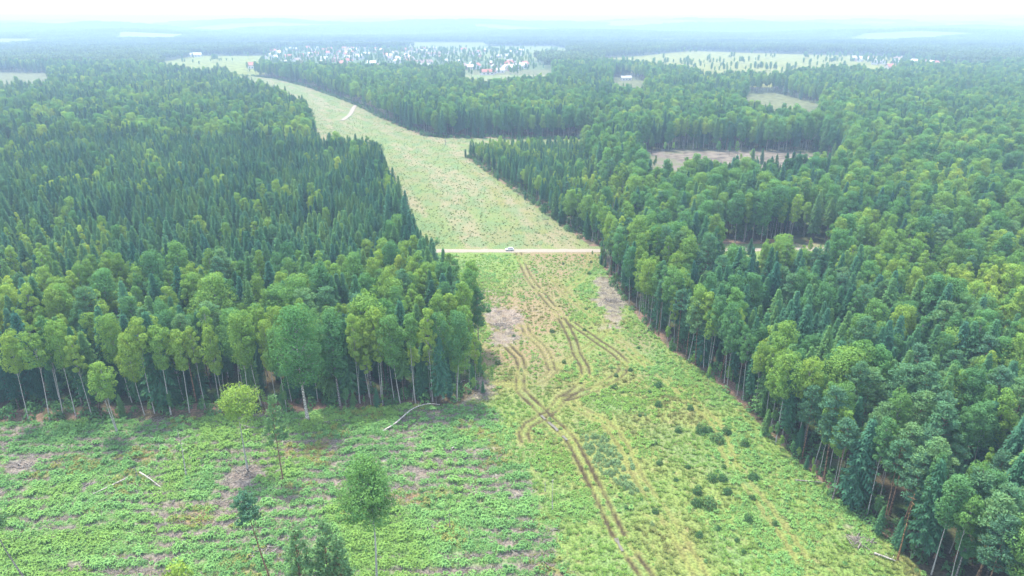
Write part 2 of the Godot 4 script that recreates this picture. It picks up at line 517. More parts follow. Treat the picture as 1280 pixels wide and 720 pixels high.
func build_ground() -> void:
	stamp_tracks()
	ground_y.resize(GW * GH)
	var cs := PackedColorArray()
	cs.resize(GW * GH)
	for j in GH:
		for i in GW:
			var x := GX0 + i * GS
			var z := GZ0 + j * GS
			var at := j * GW + i
			var o := is_open(x, z)
			var y := 0.12 * n_mid.get_noise_2d(x * 2.2, z * 2.2) + 0.1 * n_fine.get_noise_2d(x, z)
			if o:
				y += 0.16 * clearcut_amount(x, z) * sin((z + x * 0.05 + 2.2 * n_mid.get_noise_2d(x, z)) * TAU / 2.6)
			y *= clampf((absf(z + 241.5) - 2.6) / 2.0, 0.0, 1.0)
			ground_y[at] = y - rut[at]
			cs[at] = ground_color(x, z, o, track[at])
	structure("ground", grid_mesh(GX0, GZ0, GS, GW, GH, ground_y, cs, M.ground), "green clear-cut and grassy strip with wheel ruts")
	# the strip beyond the road
	var w := 300
	var h := 425
	var ys := PackedFloat32Array()
	ys.resize(w * h)
	cs = PackedColorArray()
	cs.resize(w * h)
	for j in h:
		for i in w:
			var x := -480.0 + i * 2.0
			var z := -1108.0 + j * 2.0
			var o := is_open(x, z)
			ys[j * w + i] = 0.25 * n_mid.get_noise_2d(x, z) * clampf((-z - 262) / 10.0, 0, 1) - 0.02
			var t := 0.0
			var m2 := n_mid.get_noise_2d(x * 0.7 + 31, z * 0.7)
			if o and z > -430:
				for q in [[4.6, -8.0, -35.0, 0.2], [15.6, 0.0, -28.0, 0.14]]:
					var cx: float = lerpf(q[0], q[1], (-z - 249) / 84.0) if z > -333 else lerpf(q[1], q[2], (-z - 333) / 96.0)
					t = maxf(t, clampf(1.3 - absf(absf(x - cx) - 1.0) / 1.2, 0, 1) * q[3] * clampf(0.6 + m2 * 1.5, 0.1, 1))
			cs[j * w + i] = ground_color(x, z, o, t)
	structure("strip_ground", grid_mesh(-480, -1108, 2.0, w, h, ys, cs, M.ground), "pale green cleared strip running far into the forest")
	# wide land around
	w = 240
	h = 200
	ys = PackedFloat32Array()
	ys.resize(w * h)
	cs = PackedColorArray()
	cs.resize(w * h)
	for j in h:
		for i in w:
			var x := -2400.0 + i * 20.0
			var z := -3600.0 + j * 20.0
			var y := hill(x, z)
			if x > -470 and x < 100 and z > -1095 and z < -240 or x > -140 and x < 105 and z > -250 and z < -75:
				y -= 0.9
			ys[j * w + i] = y
			cs[j * w + i] = far_color(x, z)
	structure("land", grid_mesh(-2400, -3600, 20.0, w, h, ys, cs, M.far_ground), "forest floor and meadows around the village")
	w = 120
	h = 90
	ys = PackedFloat32Array()
	ys.resize(w * h)
	cs = PackedColorArray()
	cs.resize(w * h)
	for j in h:
		for i in w:
			var x := -12000.0 + i * 200.0
			var z := -17000.0 + j * 200.0
			var y := hill(x, z)
			if absf(x) < 2250 and z > -3450:
				y -= 5.0
			ys[j * w + i] = y
			cs[j * w + i] = far_color(x, z)
	structure("far_land", grid_mesh(-12000, -17000, 200.0, w, h, ys, cs, M.far_ground), "hazy blue wooded land reaching the horizon")


func gap(x: float, z: float) -> bool:
	return z < -2200 and n_warp.get_noise_2d(x * 0.16 + 900, z * 0.26) > 0.12


func far_color(x: float, z: float) -> Color:
	var b := n_warp.get_noise_2d(x * 0.6, z * 0.6)
	for o in OPENINGS:
		if Geometry2D.is_point_in_polygon(Vector2(x, z), o):
			return Color(0.14, 0.12, 0.1) if o == OPENINGS[0] else Color(0.11, 0.125, 0.055)
	for o in VILLAGES:
		if Geometry2D.is_point_in_polygon(Vector2(x, z), o):
			return Color(0.075, 0.115, 0.045)
	if gap(x, z):
		return Color(0.11, 0.13, 0.05)
	return Color(0.05, 0.075, 0.035).lerp(Color(0.075, 0.09, 0.04), clampf(0.5 + b, 0, 1))


func ribbon(pts: Array, half: float, y: float, material: Material, ragged := 0.0, crown := 0.0) -> ArrayMesh:
	var a := Acc.new()
	var prev := []
	for i in pts.size():
		var d: Vector2 = (pts[mini(i + 1, pts.size() - 1)] - pts[maxi(i - 1, 0)]).normalized()
		var s := d.orthogonal()
		var row := []
		for k in 5:
			var o := (k - 2) / 2.0
			var e: float = o * (half + ragged * n_fine.get_noise_2d(pts[i].x * 1.3 + 90 * o, pts[i].y * 1.3))
			var p: Vector2 = pts[i] + s * e
			row.append(Vector3(p.x, y + crown * (1 - o * o), p.y))
		if prev:
			for k in 4:
				var q := [prev[k], prev[k + 1], row[k + 1], row[k]]
				if (q[2] - q[0]).cross(q[1] - q[0]).y < 0:
					q = [q[0], q[3], q[2], q[1]]
				a.quad(q[0], q[1], q[2], q[3])
		prev = row
	return a.into(ArrayMesh.new(), material)


func build_road() -> void:
	var pts := []
	var x := -300.0
	while x < 320:
		pts.append(Vector2(x, -240.8 - 0.016 * (x + 1) + 0.4 * sin(x * 0.03)))
		x += 2.0
	structure("gravel_road", ribbon(pts, 1.9, 0.03, M.gravel, 0.6, 0.12), "pale straight gravel road crossing the strip")
	pts = []
	for i in 60:
		var t := i / 59.0
		pts.append(Vector2(-144, -590).lerp(Vector2(-154, -700), t) + Vector2(sin(t * 5) * 1.5, 0))
	structure("gravel_track", ribbon(pts, 1.9, 0.35, M.gravel, 0.7, 0.1), "short pale track across the far strip")


func build_fields() -> void:
	var words := ["pale green meadow left of the village", "wide yellow-green fields right of the village", "pale fields behind the village", "hazy field at the far left", "small pale field in the hazy left distance",
		"pale field band behind the left woods", "hazy fields behind the village woods", "hazy field far to the right", "whitish fields near the horizon", "faint field at the left horizon"]
	for i in FIELDS.size():
		var poly: PackedVector2Array = FIELDS[i]
		var c := Vector2.ZERO
		for p in poly:
			c += p / poly.size()
		var y := 0.3
		for p in poly:
			y = maxf(y, hill(p.x, p.y) + 0.3)
		var a := Acc.new()
		var t := Geometry2D.triangulate_polygon(poly)
		for k in range(0, t.size(), 3):
			var q := [poly[t[k]], poly[t[k + 1]], poly[t[k + 2]]]
			var v := []
			for p in q:
				v.append(Vector3(p.x, maxf(0.3, hill(p.x, p.y) + 4.0) if i > 2 else 0.3, p.y))
			if (v[2] - v[0]).cross(v[1] - v[0]).y < 0:
				v.reverse()
			a.tri(v[0], v[1], v[2])
		structure("field", a.into(ArrayMesh.new(), M["field_%d" % (i % 4)]), words[i])


# ================================================================ plant prototypes
var PROTO := {}   # kind -> list of {trunk, crown, both, height}


func trunk_line(h: float, bend: float) -> Array:
	var a := rng.randf() * TAU
	var d := Vector3(cos(a), 0, sin(a)) * bend
	var pts := []
	for i in 8:
		var t := i / 7.0
		pts.append(Vector3(0, h * t, 0) + d * sin(t * PI * 0.75) + Vector3(rng.randf_range(-1, 1), 0, rng.randf_range(-1, 1)) * 0.06 * t)
	return pts


func along(pts: Array, t: float) -> Vector3:
	var f := clampf(t, 0, 0.999) * (pts.size() - 1)
	return pts[int(f)].lerp(pts[int(f) + 1], f - int(f))


func radii(r: float, n := 8) -> Array:
	var out := []
	for i in n:
		out.append(lerpf(r, r * 0.12, pow(i / float(n - 1), 0.85)) * (1.25 if i == 0 else 1.0))
	return out


func broad_tree(h: float, cb: float, r: float, clumps: int, per: int, leaf: float, tr: float, bend: float, stems := 1, spread := 0.0) -> Dictionary:
	var tr_acc := Acc.new()
	var cr := Acc.new()
	var lines := []
	var heavy := rng.randf() * TAU
	var skew := rng.randf_range(0.1, 0.4)
	var belly := rng.randf_range(0.05, 0.22)
	for s in stems:
		var line := trunk_line(h * (1.0 if s == 0 else rng.randf_range(0.88, 0.97)), bend)
		if stems > 1:
			var a := TAU * s / stems + rng.randf()
			for i in line.size():
				var t: float = i / 7.0
				line[i] += Vector3(cos(a), 0, sin(a)) * spread * (0.15 + t)
		lines.append(line)
		tr_acc.tube(line, radii(tr), 6)
	for i in clumps:
		var line: Array = lines[i % lines.size()]
		var t := (i + rng.randf()) / clumps
		var yt := lerpf(cb, 1.0, t)
		var a := i * 2.39996 + rng.randf_range(-0.4, 0.4)
		var prof := r * pow(maxf(sin(PI * (belly + (0.95 - belly) * t)), 0.0), 0.65) * (1.0 + skew * cos(a - heavy)) * rng.randf_range(0.75, 1.15)
		var d := Vector3(cos(a), 0, sin(a))
		var c: Vector3 = along(line, yt) + d * prof * sqrt(rng.randf_range(0.12, 1.0)) * 0.82 + Vector3(0, rng.randf_range(-0.5, 0.35), 0)
		var rad := r * rng.randf_range(0.26, 0.44)
		var root := along(line, maxf(yt - rng.randf_range(0.06, 0.16), cb * 0.85))
		tr_acc.tube([root, root.lerp(c, 0.55) + Vector3(0, 0.15, 0), c], [tr * 0.3, tr * 0.2, tr * 0.08], 3, false)
		var tone := vary(0.85, 1.15)
		for k in per:
			var o := rnd_dir()
			var p := c + Vector3(o.x, o.y * 0.78, o.z) * rad * (0.6 + 0.4 * sqrt(rng.randf()))
			var nn := (o * 0.7 + d * 0.25 + Vector3(0, 0.35, 0) + rnd_dir() * 0.7).normalized()
			var l := leaf * rng.randf_range(0.6, 1.2)
			cr.leaf(p, nn, rnd_dir(), l, l * rng.randf_range(0.5, 0.8), tone * vary(0.8, 1.2))
	return {"trunk": tr_acc, "crown": cr, "height": h}


func spruce_tree(h: float, rmax: float, low: float, step: float) -> Dictionary:
	var tr_acc := Acc.new()
	var cr := Acc.new()
	var line := trunk_line(h, 0.1)
	tr_acc.tube(line, radii(h * 0.0095), 6)
	var y := h * low
	while y < h - 0.25:
		var k := (h - y) / h
		var n := 6 if k > 0.2 else 5
		var a0 := rng.randf() * TAU
		for b in n:
			var a := a0 + TAU * b / n + rng.randf_range(-0.3, 0.3)
			var full := minf(rmax, 0.18 + (h - y) * 0.27) * (0.72 if k > 0.8 else 1.0)
			var l := full * rng.randf_range(0.72, 1.12)
			var d := Vector3(cos(a), 0, sin(a))
			var side := Vector3(-d.z, 0, d.x)
			var droop := lerpf(-0.45, 0.42, clampf(k * 1.9, 0, 1))
			var root := Vector3(0, y, 0)
			var tip := root + d * l - Vector3(0, droop * l, 0)
			if l > 1.2:
				tr_acc.tube([root, tip], [0.03, 0.01], 3, false)
			var m := maxi(2, int(l * 2.6))
			for s in m:
				var t := (s + 0.6) / m
				var p := root.lerp(tip, t) + Vector3(0, -0.12 * sin(t * PI), 0)
				var w := 0.16 + 0.24 * (1 - t * 0.6) * minf(1, l)
				var col := vary(0.72, 1.28)
				var nn := (Vector3(0, 1, 0) + d * 0.45 + rnd_dir() * 0.35).normalized()
				cr.leaf(p, nn, d, 0.3 + 0.12 * l, w * 0.55, col)
				for sd in [-1.0, 1.0]:
					var q: Vector3 = p + side * sd * w * 0.8 - Vector3(0, 0.06, 0)
					cr.leaf(q, (Vector3(0, 0.9, 0) + side * sd * 0.6 + d * 0.2 + rnd_dir() * 0.35).normalized(), (d * 0.6 + side * sd).normalized(), 0.34 * rng.randf_range(0.7, 1.2), 0.13, vary(0.72, 1.28))
				if l > 1.0 and s % 2 == 0:
					cr.leaf(p - Vector3(0, 0.25, 0), (d + rnd_dir() * 0.5).normalized(), Vector3(0, -1, 0), 0.3, 0.12, vary(0.65, 1.1))
		y += step * rng.randf_range(0.8, 1.2) * lerpf(0.6, 1.0, k)
	for i in 6:
		var a := TAU * i / 6.0
		cr.leaf(Vector3(0, h - 0.1, 0), Vector3(cos(a), 0.3, sin(a)).normalized(), Vector3(0, 1, 0), 0.42, 0.07, vary())
	return {"trunk": tr_acc, "crown": cr, "height": h}


func pine_tree(h: float, cb: float, r: float, clumps: int, bend: float) -> Dictionary:
	var tr_acc := Acc.new()
	var cr := Acc.new()
	var line := trunk_line(h * 0.97, bend)
	tr_acc.tube(line, radii(h * 0.0105), 6)
	for i in clumps:
		var t := (i + rng.randf()) / clumps
		var yt := lerpf(cb, 0.98, t)
		var prof := r * pow(maxf(sin(PI * (0.3 + 0.66 * t)), 0.0), 0.7)
		var a := i * 2.39996 + rng.randf_range(-0.5, 0.5)
		var d := Vector3(cos(a), 0, sin(a))
		var c: Vector3 = along(line, yt) + d * prof * rng.randf_range(0.35, 1.0) + Vector3(0, rng.randf_range(-0.2, 0.5), 0)
		var rad := r * rng.randf_range(0.28, 0.44)
		tr_acc.tube([along(line, yt - 0.03), c], [0.06, 0.02], 3, false)
		var tone := vary(0.85, 1.15)
		for k in 125:
			var o := rnd_dir()
			var p := c + Vector3(o.x, o.y * 0.5, o.z) * rad * (0.4 + 0.6 * sqrt(rng.randf()))
			var up := (o * 0.6 + Vector3(0, 0.7, 0) + d * 0.3 + rnd_dir() * 0.5).normalized()
			var l := rng.randf_range(0.15, 0.27)
			cr.leaf(p, (rnd_dir() + Vector3(0, 0.5, 0) + o * 0.6).normalized(), up, l, l * 0.42, tone * vary(0.78, 1.22))
	return {"trunk": tr_acc, "crown": cr, "height": h}


func finish(kind: String, d: Dictionary, bark_mat: Material) -> void:
	d.trunk_mesh = d.trunk.into(ArrayMesh.new(), bark_mat)
	d.crown_mesh = d.crown.into(ArrayMesh.new(), M[kind])
	d.both = d.trunk.into(ArrayMesh.new(), bark_mat)
	d.crown.into(d.both, M[kind])
	d.bark = bark_mat
	if not PROTO.has(kind):
		PROTO[kind] = []
	PROTO[kind].append(d)


func make_prototypes() -> void:
	rng.seed = 101
	for i in 10:
		finish("birch_tree", broad_tree(20, [0.56, 0.6, 0.64, 0.5, 0.58, 0.46, 0.62, 0.54, 0.68, 0.5][i], [2.8, 3.0, 2.5, 3.4, 2.1, 2.9, 3.2, 2.3, 2.6, 2.0][i], [30, 32, 24, 40, 24, 36, 30, 28, 22, 30][i], 190, 0.165, 0.13, rng.randf_range(0.2, 0.9)), M.birch_bark)
	for i in 6:
		finish("spruce_tree", spruce_tree([19, 20, 18, 20, 17, 19][i], [2.0, 2.3, 1.8, 2.1, 2.2, 1.7][i], [0.34, 0.44, 0.28, 0.5, 0.22, 0.38][i], 0.5), M.spruce_bark)
	finish("spruce_tree", spruce_tree(14, 2.2, 0.06, 0.5), M.spruce_bark)
	for i in 4:
		finish("pine_tree", pine_tree(20, [0.58, 0.5, 0.66, 0.45][i], [2.6, 2.9, 2.3, 2.7][i], [34, 42, 28, 44][i], rng.randf_range(0.2, 0.8)), M.pine_bark)
	for i in 6:
		finish("aspen_tree", broad_tree(22, [0.42, 0.38, 0.5, 0.36, 0.46, 0.4][i], [3.9, 4.4, 3.3, 4.0, 4.7, 3.0][i], [46, 54, 36, 48, 58, 36][i], 210, 0.195, 0.24, rng.randf_range(0.2, 0.8)), M.grey_bark)


# ================================================================ the forest
var stand := {}     # kind -> per variant {t: [], c: []}
var nearby := {}    # kind -> rows for single trees


func in_frame(p: Vector3, margin := 0.0) -> bool:
	var d := p - EYE
	var a := deg_to_rad(PITCH)
	var depth := -d.y * sin(a) - d.z * cos(a)
	if depth < 1:
		return false
	var half := tan(deg_to_rad(FOV) / 2)
	var v := (d.y * cos(a) - d.z * sin(a)) / depth / half
	var u := d.x / depth / (half * 16.0 / 9.0)
	return absf(u) < 1 + margin and absf(v) < 1 + margin


func add_tree(kind: String, x: float, z: float, h: float, tint: int, row := "", form := -1) -> void:
	var list: Array = PROTO[kind]
	var v := form if form >= 0 else rng.randi() % list.size()
	var turn := rng.randf() * TAU
	var y := near_ground(x, z) - 0.12
	var lean := Vector2(rng.randfn(0, 0.022), rng.randfn(0, 0.022))
	var rec := [sqrt(x * x + z * z), x, y, z, h, v, turn, tint, row, lean]
	if rec[0] < 420 and in_frame(Vector3(x, y + h * 0.75, z), -0.01):
		nearby[kind].append(rec)
	else:
		to_stand(kind, rec)


func placed(kind: String, r: Array) -> Transform3D:
	var k: float = r[4] / PROTO[kind][r[5]].height
	var b := Basis(Vector3.RIGHT, r[9].x) * Basis(Vector3.BACK, r[9].y) * Basis(Vector3.UP, r[6])
	var wide := k * ((0.74 if kind == "birch_tree" else 0.86) + 0.28 * fposmod(r[6] * 7.3, 1.0))
	return Transform3D(b.scaled_local(Vector3(wide, k, wide)), Vector3(r[1], r[2], r[3]))


func to_stand(kind: String, r: Array) -> void:
	var s: Dictionary = stand[kind][r[5]]
	s.t.append(placed(kind, r))
	var c: Color = TINT[kind][r[7]]
	var b := 0.85 + 0.3 * fposmod(r[6] * 3.7 + r[1] * 0.31, 1.0)
	var p := n_mid.get_noise_2d(r[1] * 0.45 + 500, r[3] * 0.45)
	b *= 1.0 + 0.55 * p
	s.c.append(Color(c.r * b * (1 + 0.35 * p), c.g * b, c.b * b * (1 - 0.3 * p)))


func left_of_strip(x: float, z: float) -> bool:
	if z > -190:
		return x < 5
	if z > -450:
		return x < lerpf(0, -55, (-z - 190) / 260.0)
	return x < lerpf(-75, -400, (-z - 450) / 600.0)


func grow(x: float, z: float) -> void:
	var left := left_of_strip(x, z)
	var b := n_big.get_noise_2d(x, z)
	var m := n_mid.get_noise_2d(x * 0.8, z * 0.8)
	var u := rng.randf()
	var k := b * 1.1 + m * 0.6
	var spruce := 0.45
	var pine := 0.05
	var aspen := 0.1
	var h := 19.0
	var dens := 0.6
	if left:
		if z > -152:
			spruce = 0.34 ; pine = 0.06 ; aspen = 0.07 ; h = 20.5 ; dens = 0.62
		elif z > -188:
			spruce = 0.26 ; pine = 0.03 ; aspen = 0.06 ; h = 19.5 ; dens = 0.6
		elif z > -420:
			spruce = 0.93 - clampf(k * 0.7, -0.05, 0.45) ; pine = 0.01 ; aspen = 0.01 ; h = 16.5 ; dens = 1.0
		else:
			spruce = 0.55 - k * 0.9 ; aspen = 0.22
	else:
		if z > -115:
			spruce = 0.34 ; pine = 0.34 ; aspen = 0.12 ; h = 19.5 ; dens = 0.55
		elif z > -236:
			spruce = 0.4 - k * 0.8 - clampf((x - 70) / 200.0, 0, 0.2) ; pine = 0.1 ; aspen = 0.14 ; h = 19.0 ; dens = 0.68
		elif z > -445 and x < 45:
			spruce = 0.62 - k * 0.5 ; pine = 0.02 ; aspen = 0.05 ; h = lerpf(14.5, 10.5, clampf((-z - 250) / 150.0, 0, 1)) ; dens = 0.95
		elif z > -420:
			spruce = 0.36 - k * 0.6 ; pine = 0.04 ; aspen = 0.34 ; h = 19.0 ; dens = 0.6
		else:
			spruce = 0.3 - k * 0.6 ; aspen = 0.4 ; h = 19.5
	if z < -650:
		dens *= 0.75
	if rng.randf() > dens:
		return
	var kind := "birch_tree"
	if u < spruce:
		kind = "spruce_tree"
	elif u < spruce + pine:
		kind = "pine_tree"
	elif u < spruce + pine + aspen:
		kind = "aspen_tree"
	elif u > 0.93 and dens > 0.7:
		kind = "spruce_tree"
	h *= rng.randf_range(0.74, 1.14) * (0.92 if kind == "birch_tree" else 1.0)
	h *= 1.0 + 0.12 * m
	var tint := rng.randi() % 3
	if kind == "birch_tree":
		tint = (0 if rng.randf() < 0.6 else 3) if rng.randf() < 0.5 + k else rng.randi_range(1, 2)
	elif rng.randf() < 0.22:
		tint = 3
	add_tree(kind, x, z, h, tint)


func build_forest() -> void:
	rng.seed = 77
	for kind in PROTO:
		stand[kind] = []
		nearby[kind] = []
		for i in PROTO[kind].size():
			stand[kind].append({"t": [], "c": []})
	# the front rows, tree by tree
	var front := [Vector2(-103.2, -125.2), Vector2(-98.9, -125.4), Vector2(-98.0, -128.5), Vector2(-94.5, -127.4), Vector2(-96.2, -132.4), Vector2(-90.8, -127.1), Vector2(-85.3, -133.1), Vector2(-79.7, -127.6), Vector2(-77.9, -128.4), Vector2(-74.2, -128), Vector2(-70.6, -129), Vector2(-67.8, -130.6), Vector2(-65.8, -133.4), Vector2(-63.7, -130.7), Vector2(-61.4, -134.1), Vector2(-57.8, -130), Vector2(-55.8, -131.8), Vector2(-52.7, -132.6), Vector2(-49.6, -130.2), Vector2(-34, -132.6), Vector2(-28.8, -132), Vector2(-25, -132.6), Vector2(-21.6, -132.6), Vector2(-17.8, -133.3), Vector2(-15.7, -134.4), Vector2(-12.4, -133.5), Vector2(-10.3, -158), Vector2(-9.6, -162.6)]
	for p in front:
		add_tree("birch_tree", p.x, p.y, rng.randf_range(19.5, 23.5), [0, 1, 0, 3, 2][rng.randi() % 5], "left front")
	var edge := OPEN_MAIN.slice(40)
	for i in range(1, edge.size() - 1):
		var a: Vector2 = edge[i]
		var b: Vector2 = edge[i + 1]
		var l := a.distance_to(b)
		var s := 0.0
		while s < l:
			var p := a.lerp(b, s / l) + Vector2(rng.randf_range(0.6, 2.4), 0)
			if p.y > -234 and p.y < -50:
				var u := rng.randf()
				var kind := "birch_tree" if u < 0.62 else ("pine_tree" if u < (0.92 if p.y > -112 else 0.8) else "spruce_tree")
				add_tree(kind, p.x, p.y, rng.randf_range(15.5, 20.5), rng.randi() % 4, "right edge")
			s += rng.randf_range(2.0, 3.8)
	# everything else on a shaken grid
	var step := 3.1
	var z := -34.0
	while z > -1180:
		var reach := 0.80 * -z + 45.0
		var x := -reach
		while x < reach:
			var px := x + rng.randf_range(-1.3, 1.3)
			var pz := z + rng.randf_range(-1.3, 1.3)
			x += step
			if px < 75 and pz > -120 and px > -420:
				if not (px > 55):
					continue
			if is_open(px, pz) or is_open(px - 1.2, pz + 1.2) or in_field(px, pz):
				continue
			if px < 0 and pz > -131.5 and pz > -160 and px > -110 and is_open(px, pz + 4.0):
				continue
			if not left_of_strip(px, pz) and pz > -236 and is_open(px - 2.5, pz):
				continue
			if not left_of_strip(px, pz) and pz > -240 and px > 56 and px < 128 and pz < -178 and rng.randf() < 0.35:
				continue
			grow(px, pz)
		z -= step if z > -600 else 3.6
		step = 3.1 if z > -600 else 3.9
	# young spruces in the shade behind the edges
	for i in 520:
		var left := i % 2 == 0
		var px := rng.randf_range(-125, -10) if left else rng.randf_range(36, 90)
		var pz := rng.randf_range(-168, -133) if left else rng.randf_range(-230, -60)
		var dx := 0.0 if left else 5.0
		if is_open(px, pz) or is_open(px - dx, pz) or is_open(px, pz + 3.5):
			continue
		if not left and not is_open(px - 22, pz):
			continue
		add_tree("spruce_tree", px, pz, rng.randf_range(5, 11), 1 if i % 3 else 3, "", 6)
	var rim := OPEN_MAIN.slice(3, 52)
	for i in 240:
		var n := rng.randi() % (rim.size() - 1)
		if rim[n].distance_to(rim[n + 1]) > 60 or rim[n].y < -460:
			continue
		var p := rim[n].lerp(rim[n + 1], rng.randf()) + Vector2(rng.randfn(0, 1.3), rng.randfn(0, 1.3))
		if absf(p.y + 241) > 6:
			add_tree("birch_tree" if i % 4 else "spruce_tree", p.x, p.y, rng.randf_range(2.5, 6.5), rng.randi() % 3, "", -1 if i % 4 else 6)
	# a few trees left standing in the openings
	for i in 26:
		var px := rng.randf_range(75, 195)
		var pz := rng.randf_range(-440, -340)
		add_tree("birch_tree" if i % 3 else "spruce_tree", px, pz, rng.randf_range(8, 15), rng.randi() % 3)
	for i in 34:
		add_tree("birch_tree" if i % 3 else "spruce_tree", rng.randf_range(68, 108), rng.randf_range(-226, -196), rng.randf_range(7, 12), rng.randi() % 3)
	# singles: the nearest three hundred of each kind; the rest joins the stands
	var counts := {}
	for kind in nearby:
		var rows: Array = nearby[kind]
		rows.sort_custom(func(p, q): return p[0] < q[0])
		var singles := rows.slice(0, 290)
		for r in rows.slice(290):
			to_stand(kind, r)
		for r in singles:
			r.append(r[3] if r[8] == "right edge" else across(r))
		singles.sort_custom(func(p, q): return p[10] < q[10])
		for r in singles:
			var tr := thing(kind, "", "tree")
			tr.transform = placed(kind, r)
			var d: Dictionary = PROTO[kind][r[5]]
			part("trunk", d.trunk_mesh, tr)
			part("crown", d.crown_mesh, tr, M["%s_leaf_%d" % [kind, r[7]]])
			var lb := tree_label(kind, r, counts)
			tag(tr, lb[0], "tree", lb[1])
	for kind in stand:
		var o := Node3D.new()
		o.name = kind.replace("_tree", "_forest")
		add_child(o)
		tag(o, "mass of further %s reaching away behind the nearer trees" % {"birch_tree": "birches", "spruce_tree": "spruces", "pine_tree": "pines", "aspen_tree": "aspens"}[kind], "forest", "", "stuff")
		for i in stand[kind].size():
			multi(o, "stand", PROTO[kind][i].both, stand[kind][i].t, stand[kind][i].c)
	far_forest()


func ordinal(n: int) -> String:
	var w := ["first", "second", "third", "fourth", "fifth", "sixth", "seventh", "eighth", "ninth", "tenth", "eleventh", "twelfth", "thirteenth", "fourteenth", "fifteenth", "sixteenth", "seventeenth", "eighteenth", "nineteenth", "twentieth"]
	return w[n - 1] if n <= 20 else "%d%s" % [n, {1: "st", 2: "nd", 3: "rd"}.get(n % 10, "th")]


func across(r: Array) -> float:
	var a := deg_to_rad(PITCH)
	return r[1] / ((EYE.y - r[2] - r[4] * 0.8) * sin(a) - r[3] * cos(a))


func tree_label(kind: String, r: Array, counts: Dictionary) -> Array:
	var plain := kind.replace("_tree", "")
	var many: String = {"birch": "birches", "spruce": "spruces", "pine": "pines", "aspen": "aspens"}[plain]
	var x: float = r[1]
	var z: float = r[3]
	var where := ""
	if r[8]:
		where = r[8]
	elif left_of_strip(x, z):
		where = "behind the left forest's front row" if z > -152 else ("in the left forest's birch belt" if z > -190 else "in the left forest's spruce part")
	elif z > -115:
		where = "in the forest's lower right corner"
	elif z > -165:
		where = "at the right forest's outer side" if x > 100 else "close behind the right edge row"
	else:
		where = "in right forest before the road" if z > -236 else "in right forest beyond the road"
	var size := "tall" if r[4] > 19.5 else ("short" if r[4] < 15.0 else "middling")
	var look: String = "%s %s %s %s" % [size, TINT_WORD[kind][r[7]], plain, where]
	if r[8]:
		look = plain + where
	counts[look] = counts.get(look, 0) + 1
	var nth := ordinal(counts[look])
	if r[8] == "left front":
		return ["%s white-trunked birch from the left in the front row facing the clear-cut" % nth, "front row of the left forest"]
	if r[8] == "right edge":
		return ["%s %s from the gravel road along the right forest's strip edge" % [nth, plain], "edge row of the right forest"]
	return ["%s, %s such from the left" % [look, nth], "%s %s" % [many, where]]


func in_field(x: float, z: float) -> bool:
	if z > -760:
		return false
	var p := Vector2(x, z)
	for f in FIELDS:
		if Geometry2D.is_point_in_polygon(p, f):
			return true
	for f in VILLAGES:
		if Geometry2D.is_point_in_polygon(p, f):
			return true
	return false


func multi(parent: Node, called: String, mesh: Mesh, ts: Array, cs: Array) -> void:
	if ts.is_empty():
		return
	var mm := MultiMesh.new()
	mm.transform_format = MultiMesh.TRANSFORM_3D
	mm.use_colors = true
	mm.mesh = mesh
	mm.instance_count = ts.size()
	for i in ts.size():
		mm.set_instance_transform(i, ts[i])
		mm.set_instance_color(i, cs[i])
	var o := MultiMeshInstance3D.new()
	o.name = called
	o.multimesh = mm
	parent.add_child(o, true)


func patch(size: float, trees: int, scale_: float) -> ArrayMesh:
	var a := Acc.new()
	for i in trees:
		var x := rng.randf_range(-0.5, 0.5) * size
		var z := rng.randf_range(-0.5, 0.5) * size
		var h := rng.randf_range(14, 21)
		var con := rng.randf() < 0.4
		var tone := Color(0.055, 0.105, 0.05) * vary(0.8, 1.2) if con else Color(0.105, 0.165, 0.06) * vary(0.8, 1.25)
		var n := 26
		for k in n:
			var d := rnd_dir()
			var p: Vector3
			var l := scale_ * rng.randf_range(0.8, 1.4)
			if con:
				var t := sqrt(rng.randf())
				p = Vector3(x, h - t * 11.0, z) + Vector3(d.x, 0, d.z) * t * 2.0 * scale_
				d = (Vector3(d.x, 0.7, d.z)).normalized()
			else:
				p = Vector3(x, h - 4.5, z) + Vector3(d.x * 2.5 * scale_, d.y * 4.2, d.z * 2.5 * scale_)
				d = (d + Vector3(0, 0.3, 0)).normalized()
			a.leaf(p, d, rnd_dir(), l, l * 0.75, tone * vary(0.8, 1.2))
	return a.into(ArrayMesh.new(), M.birch_tree)


